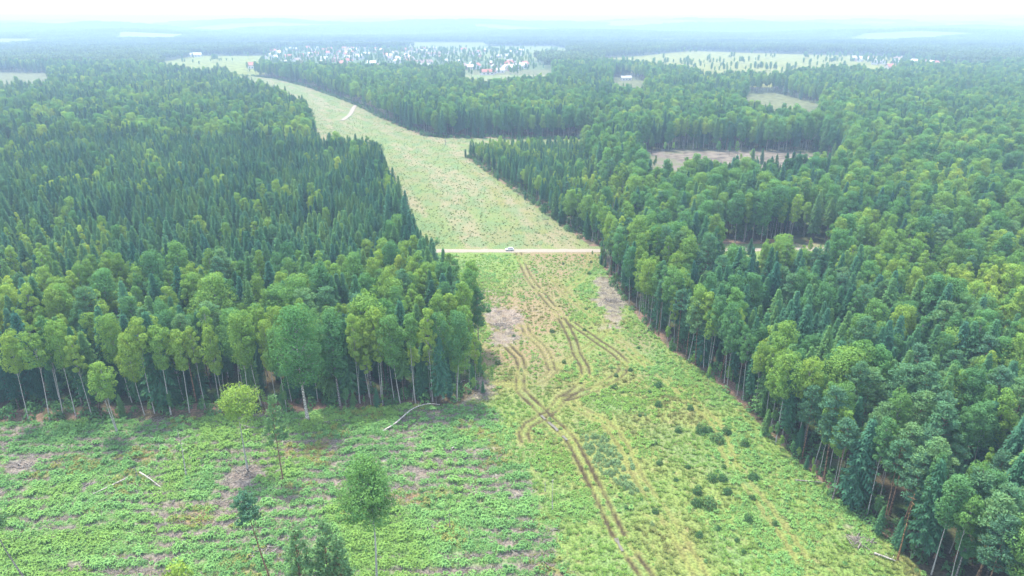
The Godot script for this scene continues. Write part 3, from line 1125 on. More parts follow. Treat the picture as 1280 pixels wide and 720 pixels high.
func far_forest() -> void:
	rng.seed = 5
	var o := Node3D.new()
	o.name = "distant_forest"
	add_child(o)
	tag(o, "hazy blue-green distant woods spreading to the horizon", "forest", "", "stuff")
	var sets := [[28.0, 1165.0, 5200.0, 46, 1.0], [80.0, 5200.0, 14500.0, 110, 2.2]]
	for s in sets:
		var meshes := []
		var ts := []
		var cs := []
		for i in 5:
			meshes.append(patch(s[0] * 1.15, s[3], s[4]))
			ts.append([])
			cs.append([])
		var z: float = -s[1] * 0.78
		while z > -s[2]:
			var reach := 0.8 * -z + 60.0
			var x := -reach
			while x < reach:
				var px: float = x + rng.randf_range(-0.3, 0.3) * s[0]
				var pz: float = z + rng.randf_range(-0.3, 0.3) * s[0]
				x += s[0]
				if pz > -1180 and s[0] < 30:
					continue
				if s[0] > 30 and -pz < s[1] - 10:
					continue
				if in_field(px, pz) or is_open(px, pz):
					continue
				# ragged gaps of open land far off
				if gap(px, pz):
					continue
				var b := 0.85 + 0.35 * n_big.get_noise_2d(px * 0.4, pz * 0.4) + rng.randf_range(-0.1, 0.1)
				var v := rng.randi() % 5
				ts[v].append(Transform3D(Basis(Vector3.UP, rng.randi() % 4 * PI / 2).scaled(Vector3(1, rng.randf_range(0.8, 1.1), 1)), Vector3(px, hill(px, pz) - 0.5, pz)))
				cs[v].append(Color(b, b, b))
			z -= s[0]
		for i in 5:
			multi(o, "woodland", meshes[i], ts[i], cs[i])
	# scattered trees in the village and on the fields
	var ts2 := []
	var cs2 := []
	for i in 4200:
		var px := rng.randf_range(-700, 900)
		var pz := rng.randf_range(-2080, -950)
		var inv := false
		for f in VILLAGES:
			if Geometry2D.is_point_in_polygon(Vector2(px, pz), f):
				inv = true
		if not inv and not (in_field(px, pz) and n_mid.get_noise_2d(px * 0.16, pz * 0.4) > 0.42):
			continue
		var k := rng.randf_range(0.4, 0.8)
		ts2.append(Transform3D(Basis(Vector3.UP, rng.randf() * TAU).scaled(Vector3(k, k, k) * 0.9), Vector3(px, 0, pz)))
		cs2.append(TINT.aspen_tree[i % 4])
	for q in [[Vector2(190, -1330), Vector2(470, -1380), 1.0], [Vector2(300, -1150), Vector2(560, -1190), 1.0], [Vector2(420, -1540), Vector2(760, -1560), 1.0], [Vector2(520, -1330), Vector2(720, -1420), 1.0], [Vector2(310, -1240), Vector2(380, -1250), 3.0], [Vector2(330, -1010), Vector2(345, -1020), 3.0], [Vector2(-600, -1420), Vector2(-560, -1440), 2.0], [Vector2(-240, -1950), Vector2(120, -1900), 1.0], [Vector2(-100, -1700), Vector2(90, -1760), 1.0]]:
		var l: float = q[0].distance_to(q[1])
		for i in int(l / 6.0 * q[2]):
			var t := rng.randf()
			if n_mid.get_noise_2d(t * 60.0 + q[0].x, q[0].y) < -0.12:
				continue
			var p: Vector2 = q[0].lerp(q[1], t) + Vector2(rng.randfn(0, 6), rng.randfn(0, 7))
			var k := rng.randf_range(0.35, 0.75)
			ts2.append(Transform3D(Basis(Vector3.UP, rng.randf() * TAU).scaled(Vector3(k, k, k)), Vector3(p.x, 0, p.y)))
			cs2.append(TINT.aspen_tree[i % 4])
	multi(o, "village_trees", PROTO.aspen_tree[0].both, ts2, cs2)


# ================================================================ single trees on the clear-cut
func single(kind: String, d: Dictionary, at: Vector2, h: float, tint: int, label: String, lean := Vector2.ZERO, turn := 0.0, wide := 1.0) -> Node3D:
	var o := thing(kind, label, "tree")
	var k: float = h / d.height
	o.transform = Transform3D((Basis(Vector3.RIGHT, lean.y) * Basis(Vector3.BACK, lean.x) * Basis(Vector3.UP, turn)).scaled_local(Vector3(k * wide, k, k * wide)), Vector3(at.x, near_ground(at.x, at.y) - 0.1, at.y))
	part("trunk", d.trunk_mesh if d.has("trunk_mesh") else d.trunk.into(ArrayMesh.new(), d.bark), o)
	part("crown", d.crown_mesh if d.has("crown_mesh") else d.crown.into(ArrayMesh.new(), M[kind]), o, M["%s_leaf_%d" % [kind, tint]])
	return o


func build_special_trees() -> void:
	rng.seed = 404
	var d := broad_tree(17.3, 0.54, 2.7, 34, 190, 0.16, 0.12, 0.5, 2, 1.0)
	d.bark = M.birch_bark
	single("birch_tree", d, Vector2(-81.8, -120.7), 17.3, 0, "forked white birch standing alone before the left forest", Vector2.ZERO, 0.3)
	d = broad_tree(18.0, 0.74, 3.9, 46, 130, 0.165, 0.18, 0.2, 2, 0.7)
	d.bark = M.birch_bark
	single("birch_tree", d, Vector2(-50.4, -108.3), 18.0, 3, "two-stemmed birch with flat umbrella crown on a brown patch", Vector2.ZERO, 0.0)
	d = spruce_like_pine(18.5, 0.45, 2.7)
	single("pine_tree", d, Vector2(-42.7, -105.3), 18.5, 2, "slender young pine beside the umbrella-crowned birch", Vector2.ZERO)
	d = pine_tree(18.7, 0.74, 1.9, 22, 0.7)
	d.bark = M.pine_bark
	single("pine_tree", d, Vector2(-35.6, -78.6), 18.7, 1, "thin leaning pine with bare reddish trunk in the foreground", Vector2(0.11, 0.0), 2.1)
	d = broad_tree(22.8, 0.62, 3.9, 50, 300, 0.15, 0.2, 0.9)
	d.bark = M.birch_bark
	single("birch_tree", d, Vector2(-20.4, -79.0), 22.8, 1, "lone round-crowned birch in the foreground of the clear-cut", Vector2(0.03, 0.0), 1.2)
	for s in [[Vector2(-27.6, -69.5), 20.2, 2, "bushy pine on the left of the foreground pine trio", 0.35], [Vector2(-24.3, -70.5), 20.0, 2, "middle pine of the foreground trio below the round birch", 0.4], [Vector2(-22.3, -69), 19.4, 2, "pine on the right of the foreground pine trio", 0.45]]:
		d = spruce_like_pine(20, s[4], 3.0)
		single("pine_tree", d, s[0], s[1], s[2], s[3], Vector2.ZERO, rng.randf() * 6)
	d = pine_tree(15, 0.74, 1.8, 18, 0.8)
	d.bark = M.dead_wood
	single("pine_tree", d, Vector2(-74.5, -80.9), 14.8, 2, "thin leaning pine at the lower left corner", Vector2(0.1, 0), 0.4)
	d = broad_tree(22, 0.5, 2.4, 44, 66, 0.22, 0.14, 0.4)
	d.bark = M.birch_bark
	single("birch_tree", d, Vector2(-38.0, -60.5), 22.4, 3, "yellow-green birch top at the bottom edge of the picture", Vector2.ZERO)
	d = broad_tree(26, 0.4, 5.6, 70, 230, 0.195, 0.36, 0.4)
	d.bark = M.pale_wood
	single("aspen_tree", d, Vector2(-43.8, -125.8), 26, 0, "huge broad aspen with thick pale trunk facing the clear-cut", Vector2.ZERO)
	d = broad_tree(22, 0.38, 4.0, 50, 200, 0.195, 0.26, 0.5)
	d.bark = M.grey_bark
	single("aspen_tree", d, Vector2(-38.2, -131.6), 22, 2, "dark broad aspen right of the huge pale-trunked aspen", Vector2.ZERO)
	d = broad_tree(18, 0.42, 2.6, 34, 190, 0.17, 0.16, 0.4)
	d.bark = M.grey_bark
	single("aspen_tree", d, Vector2(-8.6, -158.5), 17.5, 2, "dark slim aspen standing out at the strip's left corner", Vector2.ZERO)
	d = broad_tree(20.2, 0.56, 3.3, 36, 190, 0.165, 0.15, 0.3)
	d.bark = M.birch_bark
	single("birch_tree", d, Vector2(53.6, -117.5), 20.2, 0, "tall white-stemmed birch leaning out from the right forest edge", Vector2(0.03, 0.0), 1.0)
	# dead standing trunks
	for s in [[Vector2(-61.3, -106.5), 10.2, "tall bare pole of a dead tree left of the umbrella birch", M.pale_wood, 0.15], [Vector2(7.1, -96.9), 7.4, "slim bare dead tree where clear-cut meets strip", M.pale_wood, 0.09], [Vector2(6, -102.1), 2.2, "short white stump pole behind the slim dead tree", M.pale_wood, 0.12],
		[Vector2(-10.4, -92), 4.0, "short grey snag in the lower middle of the clear-cut", M.dead_wood, 0.13], [Vector2(-7, -89.4), 3.4, "small brownish snag right of the short grey snag", M.dead_wood, 0.11], [Vector2(61.3, -85.1), 12.9, "bare orange-barked dead pine at the right forest edge", M.orange_wood, 0.15],
		[Vector2(-45.5, -470.6), 7.0, "lone bare trunk where the strip branches right", M.dead_wood, 0.25], [Vector2(-69.8, -105.4), 3.0, "broken grey trunk stub between two white logs", M.dead_wood, 0.16], [Vector2(57.2, -99.5), 15.0, "grey dead trunk without branches beside the right forest", M.dead_wood, 0.13]]:
		var o := thing("dead_snag", s[2], "snag", Vector3(s[0].x, near_ground(s[0].x, s[0].y) - 0.1, s[0].y))
		var a := Acc.new()
		var line := trunk_line(s[1], s[1] * 0.02)
		var rr := radii(s[4])
		rr[7] = s[4] * 0.3
		a.tube(line, rr, 7)
		part("trunk", a.into(ArrayMesh.new(), s[3]), o)
		for k in 5:
			var b := Acc.new()
			var t := rng.randf_range(0.5, 0.95)
			var ang := rng.randf() * TAU
			var p := along(line, t)
			var l := rng.randf_range(0.4, 1.2) * minf(1.0, s[1] / 8.0)
			b.tube([p, p + Vector3(cos(ang) * l, rng.randf_range(0.0, 0.6) * l, sin(ang) * l)], [s[4] * 0.3, 0.012], 4)
			part("branch", b.into(ArrayMesh.new(), s[3]), o)


# a pine with a long, pointed young crown
func spruce_like_pine(h: float, cb: float, r: float) -> Dictionary:
	var d := {"trunk": Acc.new(), "crown": Acc.new(), "height": h, "bark": M.pine_bark}
	var line := trunk_line(h, 0.2)
	d.trunk.tube(line, radii(h * 0.008), 6)
	var y := h * cb
	while y < h - 0.3:
		var k := (h - y) / (h * (1 - cb))
		for b in 5:
			var a := rng.randf() * TAU
			var l := r * pow(k, 0.6) * rng.randf_range(0.7, 1.1) * (0.8 if k > 0.85 else 1.0)
			var dir := Vector3(cos(a), 0.25, sin(a))
			var root := Vector3(0, y, 0)
			d.trunk.tube([root, root + dir * l], [0.035, 0.012], 3, false)
			for s in maxi(2, int(l * 3)):
				var p: Vector3 = root + dir * l * (0.45 + 0.55 * rng.randf())
				for q in 9:
					var ln := rng.randf_range(0.18, 0.32)
					d.crown.leaf(p + rnd_dir() * 0.3, (rnd_dir() + Vector3(0, 0.6, 0)).normalized(), (dir + Vector3(0, 0.8, 0) + rnd_dir() * 0.6).normalized(), ln, ln * 0.4, vary(0.78, 1.22))
		y += 0.75 * rng.randf_range(0.8, 1.2)
	return d


# ================================================================ ground cover
func fern_mesh(n: int, r: float, h: float, w: float) -> ArrayMesh:
	var a := Acc.new()
	for i in n:
		var ang := TAU * i / n + rng.randf_range(-0.3, 0.3)
		var d := Vector3(cos(ang), 0, sin(ang))
		var s := Vector3(-d.z, 0, d.x)
		var l := r * rng.randf_range(0.7, 1.15)
		var hh := h * rng.randf_range(0.75, 1.2)
		var p0 := d * 0.05
		var p1 := d * l * 0.5 + Vector3(0, hh, 0)
		var p2 := d * l + Vector3(0, hh * 0.62, 0)
		var c := vary(0.8, 1.2)
		a.quad(p0 - s * 0.03, p1 - s * w, p1 + s * w, p0 + s * 0.03, c * 0.97)
		a.tri(p1 - s * w, p2, p1 + s * w, c)
		a.leaf(p1 + s * w * 1.2 + Vector3(0, 0.03, 0), (Vector3.UP + s * 0.5).normalized(), s + d * 0.5, w * 1.3, w * 0.6, vary(0.8, 1.2))
		a.leaf(p1 - s * w * 1.2 + Vector3(0, 0.03, 0), (Vector3.UP - s * 0.5).normalized(), d * 0.5 - s, w * 1.3, w * 0.6, vary(0.8, 1.2))
	return a.into(ArrayMesh.new(), M.cover)


func tuft_mesh(n: int, r: float, h: float) -> ArrayMesh:
	var a := Acc.new()
	for i in n:
		var ang := rng.randf() * TAU
		var d := Vector3(cos(ang), 0, sin(ang))
		var s := Vector3(-d.z, 0, d.x) * 0.07
		var b := d * r * rng.randf() * 0.6
		var t := b + d * r * rng.randf_range(0.2, 0.7) + Vector3(0, h * rng.randf_range(0.6, 1.2), 0)
		a.tri(b - s, t, b + s, vary(0.8, 1.2))
	return a.into(ArrayMesh.new(), M.cover)


func cushion_mesh(n: int, r: float, h: float, leaf: float, material: Material) -> ArrayMesh:
	var a := Acc.new()
	for i in n:
		var o := rnd_dir()
		o.y = absf(o.y)
		var k := 0.6 + 0.4 * sqrt(rng.randf())
		var p := Vector3(o.x * r * k, o.y * h * k + 0.05, o.z * r * k) * rng.randf_range(0.85, 1.1)
		var l := leaf * rng.randf_range(0.7, 1.3)
		a.leaf(p, (o + Vector3(0, 0.3, 0) + rnd_dir() * 0.6).normalized(), rnd_dir(), l, l * 0.6, vary(0.75, 1.25))
	return a.into(ArrayMesh.new(), material)


func build_ground_cover() -> void:
	rng.seed = 909
	var ferns := [fern_mesh(9, 0.6, 0.5, 0.1), cushion_mesh(48, 0.7, 0.6, 0.12, M.cover), cushion_mesh(56, 0.6, 0.5, 0.11, M.cover)]
	var tufts := [tuft_mesh(20, 0.5, 0.3), tuft_mesh(26, 0.6, 0.38)]
	var bushes := [cushion_mesh(110, 0.95, 1.2, 0.17, M.cover), cushion_mesh(90, 0.8, 1.5, 0.17, M.cover)]
	var twig := Acc.new()
	for i in 7:
		var p := Vector3(rng.randf_range(-0.7, 0.7), rng.randf_range(0.03, 0.2), rng.randf_range(-0.7, 0.7))
		var a := rng.randf() * TAU
		var l := rng.randf_range(0.5, 1.3)
		twig.tube([p, p + Vector3(cos(a) * l, rng.randf_range(-0.03, 0.16), sin(a) * l)], [0.045, 0.025], 3, false)
	var twigs := twig.into(ArrayMesh.new(), M.dead_wood)
	var lists := {}
	for k in ["fern", "grass", "bush", "slash", "under"]:
		lists[k] = []
		for i in 3:
			lists[k].append({"t": [], "c": []})
	var put := func(k: String, v: int, x: float, z: float, s: float, c: Color) -> void:
		lists[k][v].t.append(Transform3D(Basis(Vector3.UP, rng.randf() * TAU).scaled(Vector3(s, s * rng.randf_range(0.8, 1.2), s)), Vector3(x, near_ground(x, z) - 0.03, z)))
		var b := rng.randf_range(0.9, 1.1)
		lists[k][v].c.append(Color(c.r * b, c.g * b, c.b * b))
	var mint := Color(0.17, 0.33, 0.105)
	var deep := Color(0.09, 0.205, 0.07)
	var lime := Color(0.172, 0.295, 0.068)
	var straw := Color(0.19, 0.2, 0.075)
	var z := -46.0
	while z > -236.5:
		var reach := 0.8 * -z + 14.0
		var step := 0.54 if z > -150 else 0.78
		var x := maxf(-reach, -145.0)
		while x < minf(reach, 72.0):
			var px := x + rng.randf_range(-0.4, 0.4)
			var pz := z + rng.randf_range(-0.4, 0.4)
			x += step
			if not is_open(px, pz):
				continue
			var gi := clampi(int((pz - GZ0) / GS), 0, GH - 2) * GW + clampi(int((px - GX0) / GS), 0, GW - 2)
			if maxf(maxf(track[gi], track[gi + 1]), maxf(track[gi + GW], track[gi + GW + 1])) > 0.16:
				continue
			var cc := clearcut_amount(px, pz)
			var m := n_mid.get_noise_2d(px, pz)
			var b := n_big.get_noise_2d(px * 1.6, pz * 2.2)
			var bare := false
			for p in BARE:
				if Vector2((px - p[0]) / p[2], (pz - p[1]) / p[3]).length() + m * 1.4 + rng.randf_range(-0.1, 0.25) < 0.75:
					bare = true
			if bare:
				if rng.randf() < 0.3:
					put.call("slash", 0, px, pz, rng.randf_range(0.6, 1.2), Color.WHITE)
				continue
			if rng.randf() < cc:
				var row := sin((pz + px * 0.05 + 2.2 * m) * TAU / 2.6)
				var want := 0.62 + 0.6 * row + 1.0 * m + 0.5 * b
				if rng.randf() < want:
					var hue := clampf(0.55 + b * 1.8 + n_mid.get_noise_2d(px * 0.7 + 200, pz * 0.7) * 1.2, 0, 1)
					var c := mint.lerp(lime, clampf(hue * 1.6 - 0.75, 0, 1)).lerp(deep, clampf(0.55 - hue, 0, 0.6))
					if n_mid.get_noise_2d(px * 0.9 + 70, pz * 1.4) > 0.36 and rng.randf() < 0.4:
						c = c.lerp(Color(0.24, 0.18, 0.055), 0.6)
					if rng.randf() < 0.012:
						put.call("bush", rng.randi() % 2, px, pz, rng.randf_range(0.35, 0.7), deep)
					put.call("fern", rng.randi() % 3, px, pz, rng.randf_range(0.65, 1.1) * (1.05 + 1.0 * n_fine.get_noise_2d(px, pz)), c)
				elif rng.randf() < 0.3:
					put.call("slash", 0, px, pz, rng.randf_range(0.6, 1.2), Color.WHITE)
				elif rng.randf() < 0.3:
					put.call("grass", rng.randi() % 2, px, pz, rng.randf_range(0.6, 1.0), lime.lerp(straw, rng.randf()))
			else:
				var f := clampf(0.3 + 1.6 * n_mid.get_noise_2d(px * 0.9 - 80, pz * 0.9) + 0.9 * b + clampf((px - 40) / 14.0, -0.2, 0.5) * clampf((pz + 150) / 20.0, 0, 1) + clampf((-pz - 150) / 60.0, 0, 0.35), 0, 1)
				# the dense grey-green thicket beside the main ruts
				var th := Vector2((px - lerpf(12, 21, (pz + 122) / 24.0) - 3.0) / 4.0, (pz + 109) / 14.0).length() + m * 0.9 + rng.randf() * 0.35
				f -= clampf(0.85 + n_big.get_noise_2d(px * 2.5 + 40, pz * 1.6) - absf(px - lerpf(6, 16, (-pz - 120) / 100.0)) / 16.0, 0, 0.8) * clampf((-pz - 128) / 25.0, 0, 1)
				if th < 1:
					if rng.randf() < 0.55:
						put.call("bush", rng.randi() % 2, px, pz, rng.randf_range(0.35, 0.65), Color(0.135, 0.225, 0.1))
				elif rng.randf() < f * 0.8:
					put.call("fern", rng.randi() % 3, px, pz, rng.randf_range(0.55, 0.95) * (1.0 + 0.8 * n_fine.get_noise_2d(px, pz)), mint.lerp(lime, clampf(0.3 + b * 1.5 + rng.randf() * 0.2, 0, 1)))
				elif rng.randf() < 0.42:
					put.call("grass", rng.randi() % 2, px, pz, rng.randf_range(0.7, 1.25), lime.lerp(straw, clampf(0.3 + b * 1.2 - m + rng.randf() * 0.2, 0, 1)))
				elif rng.randf() < 0.008:
					put.call("bush", rng.randi() % 2, px, pz, rng.randf_range(0.3, 0.6), deep)
		z -= step
	# the far strip: coarser
	z = -247.0
	while z > -1080:
		var step := 1.3 + (-z - 247) * 0.002
		var x := -455.0
		while x < 66:
			var px := x + rng.randf_range(-0.6, 0.6)
			var pz := z + rng.randf_range(-0.6, 0.6)
			x += step
			if (z < -500 and x > -40) or (z < -700 and x > -130) or (z > -400 and x < -85) or (z > -600 and x < -190) or absf(px + 149) < 6 and pz < -586 and pz > -704:
				continue
			if not Geometry2D.is_point_in_polygon(Vector2(px, pz), OPEN_MAIN):
				continue
			var m := n_mid.get_noise_2d(px, pz * 1.6)
			if rng.randf() < 0.16 + m * 0.8:
				put.call("fern", rng.randi() % 3, px, pz, rng.randf_range(0.4, 0.8), Color(0.17, 0.265, 0.125))
			elif rng.randf() < 0.25:
				put.call("grass", 1, px, pz, rng.randf_range(0.8, 1.2), Color(0.185, 0.225, 0.1))
		z -= step
	# undergrowth along the forest edges
	for poly in [OPEN_MAIN]:
		for i in poly.size() - 1:
			var a: Vector2 = poly[i]
			var b: Vector2 = poly[i + 1]
			if a.y > -40 and b.y > -40:
				continue
			var l := a.distance_to(b)
			var s := 0.0
			while s < l:
				var p := a.lerp(b, s / l)
				for q in 3:
					var out := rng.randf_range(-0.5, 9.0)
					var dir := (b - a).orthogonal().normalized()
					var w := p + dir * out
					if is_open(w.x, w.y) and out > 1.0:
						w = p - dir * out
					if absf(w.y + 241) > 5 and rng.randf() < 0.75:
						put.call("under", rng.randi() % 2, w.x, w.y, rng.randf_range(0.6, 1.7), deep.lerp(Color(0.05, 0.11, 0.045), rng.randf()))
				s += 1.6
	var spec := [["fern", "bracken", "mint-green bracken carpet in wavy rows over clear-cut and strip", ferns], ["grass", "meadow_grass", "yellow-green grass tufts over the strip", tufts], ["bush", "willow_thicket", "dense grey-green thicket beside the main ruts", bushes], ["slash", "slash_twigs", "grey broken twigs strewn over bare soil", [twigs]], ["under", "undergrowth", "dark green bushes under the forest edges", bushes]]
	for s in spec:
		var o := Node3D.new()
		o.name = s[1]
		add_child(o)
		tag(o, s[2], "ground cover", "", "stuff")
		for i in s[3].size():
			multi(o, "tufts", s[3][i], lists[s[0]][i].t, lists[s[0]][i].c)


# ================================================================ single shrubs, logs
func build_shrubs() -> void:
	rng.seed = 31
	var spots := [Vector2(41.9, -118.1), Vector2(40.7, -121.3), Vector2(39.2, -121), Vector2(44.6, -121), Vector2(46.9, -116.4), Vector2(45.2, -105.8), Vector2(37.3, -105.3), Vector2(39.3, -105.3), Vector2(34.7, -97.9), Vector2(32.7, -98.4), Vector2(33.7, -101.6), Vector2(39.1, -101.6), Vector2(34.7, -121.3), Vector2(34.2, -139.9), Vector2(28.5, -110.3), Vector2(32.6, -131.7), Vector2(39.3, -130), Vector2(34.7, -92.2), Vector2(37.1, -89.4), Vector2(31.1, -90.5), Vector2(40.5, -88.3), Vector2(44.8, -93.4), Vector2(40.5, -94.2), Vector2(25, -96.5), Vector2(20.1, -97.3), Vector2(23.9, -139.5), Vector2(40.6, -109), Vector2(33.7, -109), Vector2(37.4, -86.8), Vector2(30.6, -105.3), Vector2(27.7, -127.4), Vector2(31.7, -137.6), Vector2(11, -170.1), Vector2(0.5, -167.5), Vector2(-3.6, -151.4), Vector2(25.1, -145.2),
		Vector2(29, -148), Vector2(20, -171), Vector2(13, -152), Vector2(33, -160), Vector2(22, -186), Vector2(28, -228), Vector2(18, -226), Vector2(26, -216), Vector2(48, -112), Vector2(43, -100), Vector2(29, -117)]
	var sizes := [1.55, 1.15, 1.2, 1.15, 1.0, 1.15, 1.05, 1.0, 1.5, 1.1, 1.0, 0.95, 0.85, 1.2, 0.7, 0.95]
	var meshes := []
	for i in 4:
		meshes.append(cushion_mesh(260, 1.0, [1.5, 1.25, 1.8, 1.3][i], 0.15, M.shrub_leaf))
	var stem := Acc.new()
	for i in 4:
		var a := TAU * i / 4.0 + 0.3
		stem.tube([Vector3.ZERO, Vector3(cos(a) * 0.4, 0.9, sin(a) * 0.4)], [0.04, 0.012], 4)
	var stem_mesh := stem.into(ArrayMesh.new(), M.dead_wood)
	var named := {0: "largest round bright green shrub near the right forest edge", 1: "dark shrub on the right of the wide dark clump by the track", 2: "dark shrub on the left of the wide dark clump by the track", 3: "dark green shrub between the round shrub and right forest",
		8: "big round shrub in the lower strip left of the right-hand track", 9: "smaller shrub touching the big round lower shrub", 33: "small dark shrub by the left wheel ruts", 32: "small dark shrub in the brownish middle of the strip", 34: "dark shrub left of the rut crossing"}
	var rest := []
	var made := []
	for i in spots.size():
		var p: Vector2 = spots[i]
		var s: float = sizes[i] if i < sizes.size() else rng.randf_range(0.45, 0.85)
		var zone := "lower strip" if p.y > -112 else ("middle strip" if p.y > -150 else "upper strip")
		var look := "%s dark green shrub on the %s" % ["knee-high" if s < 0.65 else "waist-high", zone]
		var label: String = named.get(i, look)
		if not named.has(i):
			rest.append([p.x / (29.3 - p.y * 0.93), look, spots.find(p)])
		var o := thing("shrub", label, "shrub", Vector3(p.x, near_ground(p.x, p.y) - 0.05, p.y), "shrubs on the strip")
		o.scale = Vector3(s, s * rng.randf_range(0.85, 1.15), s)
		o.rotation.y = rng.randf() * TAU
		part("foliage", meshes[i % 4], o, M.shrub_leaf_light if i in [0, 8] else M.shrub_leaf)
		part("stem", stem_mesh, o)
		made.append(o)
	rest.sort_custom(func(p, q): return p[0] < q[0])
	var seen := {}
	for q in rest:
		seen[q[1]] = seen.get(q[1], 0) + 1
		made[q[2]].set_meta("label", "%s, %s such from the left" % [q[1], ordinal(seen[q[1]])])


func build_logs() -> void:
	rng.seed = 62
	var rows := [
		[[Vector3(-27, 0.15, -121.3), Vector3(-24.5, 0.7, -123.7), Vector3(-21.7, 1.5, -127.7), Vector3(-18.6, 1.3, -130.3), Vector3(-16, 0.4, -131.4)], 0.17, M.pale_wood, "long curved white birch trunk bowed over before the forest corner"],
		[[Vector3(-71.3, 0.9, -104.9), Vector3(-73.7, 0.55, -102.7), Vector3(-76.2, 0.2, -100.5)], 0.13, M.pale_wood, "straight white log sloping left from the broken stub"],
		[[Vector3(-69.6, 1.3, -106.0), Vector3(-67.0, 0.8, -104.6), Vector3(-64.4, 0.2, -103)], 0.13, M.pale_wood, "white log sloping right from the broken stub"],
		[[Vector3(58.1, 0.3, -86.3), Vector3(59.4, 0.35, -85.4), Vector3(60.7, 0.3, -84.6)], 0.16, M.pale_wood, "pale log at the foot of the right forest"],
		[[Vector3(-12, 0.25, -115), Vector3(-11.5, 0.3, -115.9), Vector3(-11, 0.35, -116.7)], 0.12, M.pale_wood, "short white log in the middle of the clear-cut"],
		[[Vector3(-58, 0.3, -124), Vector3(-55.5, 0.4, -122.6), Vector3(-53, 0.6, -121.8)], 0.1, M.dead_wood, "grey fallen trunk behind the umbrella birch"],
		[[Vector3(52.5, 0.4, -104.8), Vector3(55.0, 0.6, -104.2), Vector3(57.5, 0.9, -103.4)], 0.12, M.dead_wood, "dark fallen trunk against the right forest edge"],
		[[Vector3(-40, 0.3, -124.6), Vector3(-37, 0.4, -125.2), Vector3(-33.8, 0.3, -125.0)], 0.1, M.dead_wood, "thin grey fallen stem right of the huge aspen"],
	]
	var sticks := []
	for i in 4:
		var st := Acc.new()
		var l := [2.6, 1.9, 3.2, 1.4][i] as float
		st.tube([Vector3(-l / 2, 0, 0), Vector3(0, 0.12, 0.1), Vector3(l / 2, 0.02, 0)], [0.09, 0.07, 0.03], 5)
		for k in 3:
			var x0 := l * (0.05 + 0.14 * k)
			st.tube([Vector3(x0, 0.08, 0.03), Vector3(x0 + 0.5, 0.3, 0.35 if k % 2 else -0.35)], [0.03, 0.01], 3, false)
		sticks.append(st.into(ArrayMesh.new(), M.dead_wood))
	for q in [[-51.0, -107.6, 1.8, "grey brush heap under the umbrella birch"], [-40.0, -86.6, 2.2, "long brush heap right of the leaning foreground pine"], [-94.5, -110.0, 1.9, "brush heap on the bare patch at far left"], [-78.0, -104.0, 1.6, "brush heap left of the broken grey stub"],
		[57.3, -89.0, 1.8, "brush heap at the foot of the right forest"], [-13.0, -141.5, 1.9, "brush heap at the left forest corner"], [-3.0, -174.0, 2.4, "brush heap on the bare patch by the strip's left side"], [30.5, -192.0, 2.4, "brush heap along the strip's right edge near the road"], [1.5, -100.6, 1.9, "brush heap beside the slim bare dead tree"], [-13.0, -92.2, 1.6, "brush heap beside the short grey snag"]]:
		var o := thing("brush_heap", q[3], "brush heap", Vector3(q[0], near_ground(q[0], q[1]), q[1]))
		for k in 15:
			var b := part("branch", sticks[k % 4], o)
			var far_out: float = sqrt(rng.randf()) * q[2]
			var ang := rng.randf() * TAU
			b.transform = Transform3D(Basis(Vector3.UP, rng.randf() * TAU) * Basis(Vector3.BACK, rng.randf_range(-0.2, 0.2)), Vector3(cos(ang) * far_out, 0.1 + 0.3 * (1 - far_out / q[2]) * rng.randf(), sin(ang) * far_out * 0.7))
	for r in rows:
		var pts: Array = r[0]
		var o := thing("fallen_log", r[3], "log", Vector3(pts[0].x, 0, pts[0].z))
		var c := Curve3D.new()
		for i in pts.size():
			var t: Vector3 = (pts[mini(i + 1, pts.size() - 1)] - pts[maxi(i - 1, 0)]) / 6.0
			c.add_point(pts[i] - o.position, -t, t)
		var line := []
		var rad := []
		for i in 13:
			line.append(c.sample_baked(c.get_baked_length() * i / 12.0))
			rad.append(r[1] * lerpf(1.1, 0.45, i / 12.0))
		var a := Acc.new()
		a.tube(line, rad, 7)
		part("trunk", a.into(ArrayMesh.new(), r[2]), o)
		for k in 4:
			var b := Acc.new()
			var p: Vector3 = line[4 + k * 2]
			var e := p + Vector3(rng.randf_range(-0.7, 0.7), rng.randf_range(0.2, 0.8), rng.randf_range(-0.7, 0.7))
			b.tube([p, e], [r[1] * 0.3, 0.012], 4)
			part("branch", b.into(ArrayMesh.new(), r[2]), o)


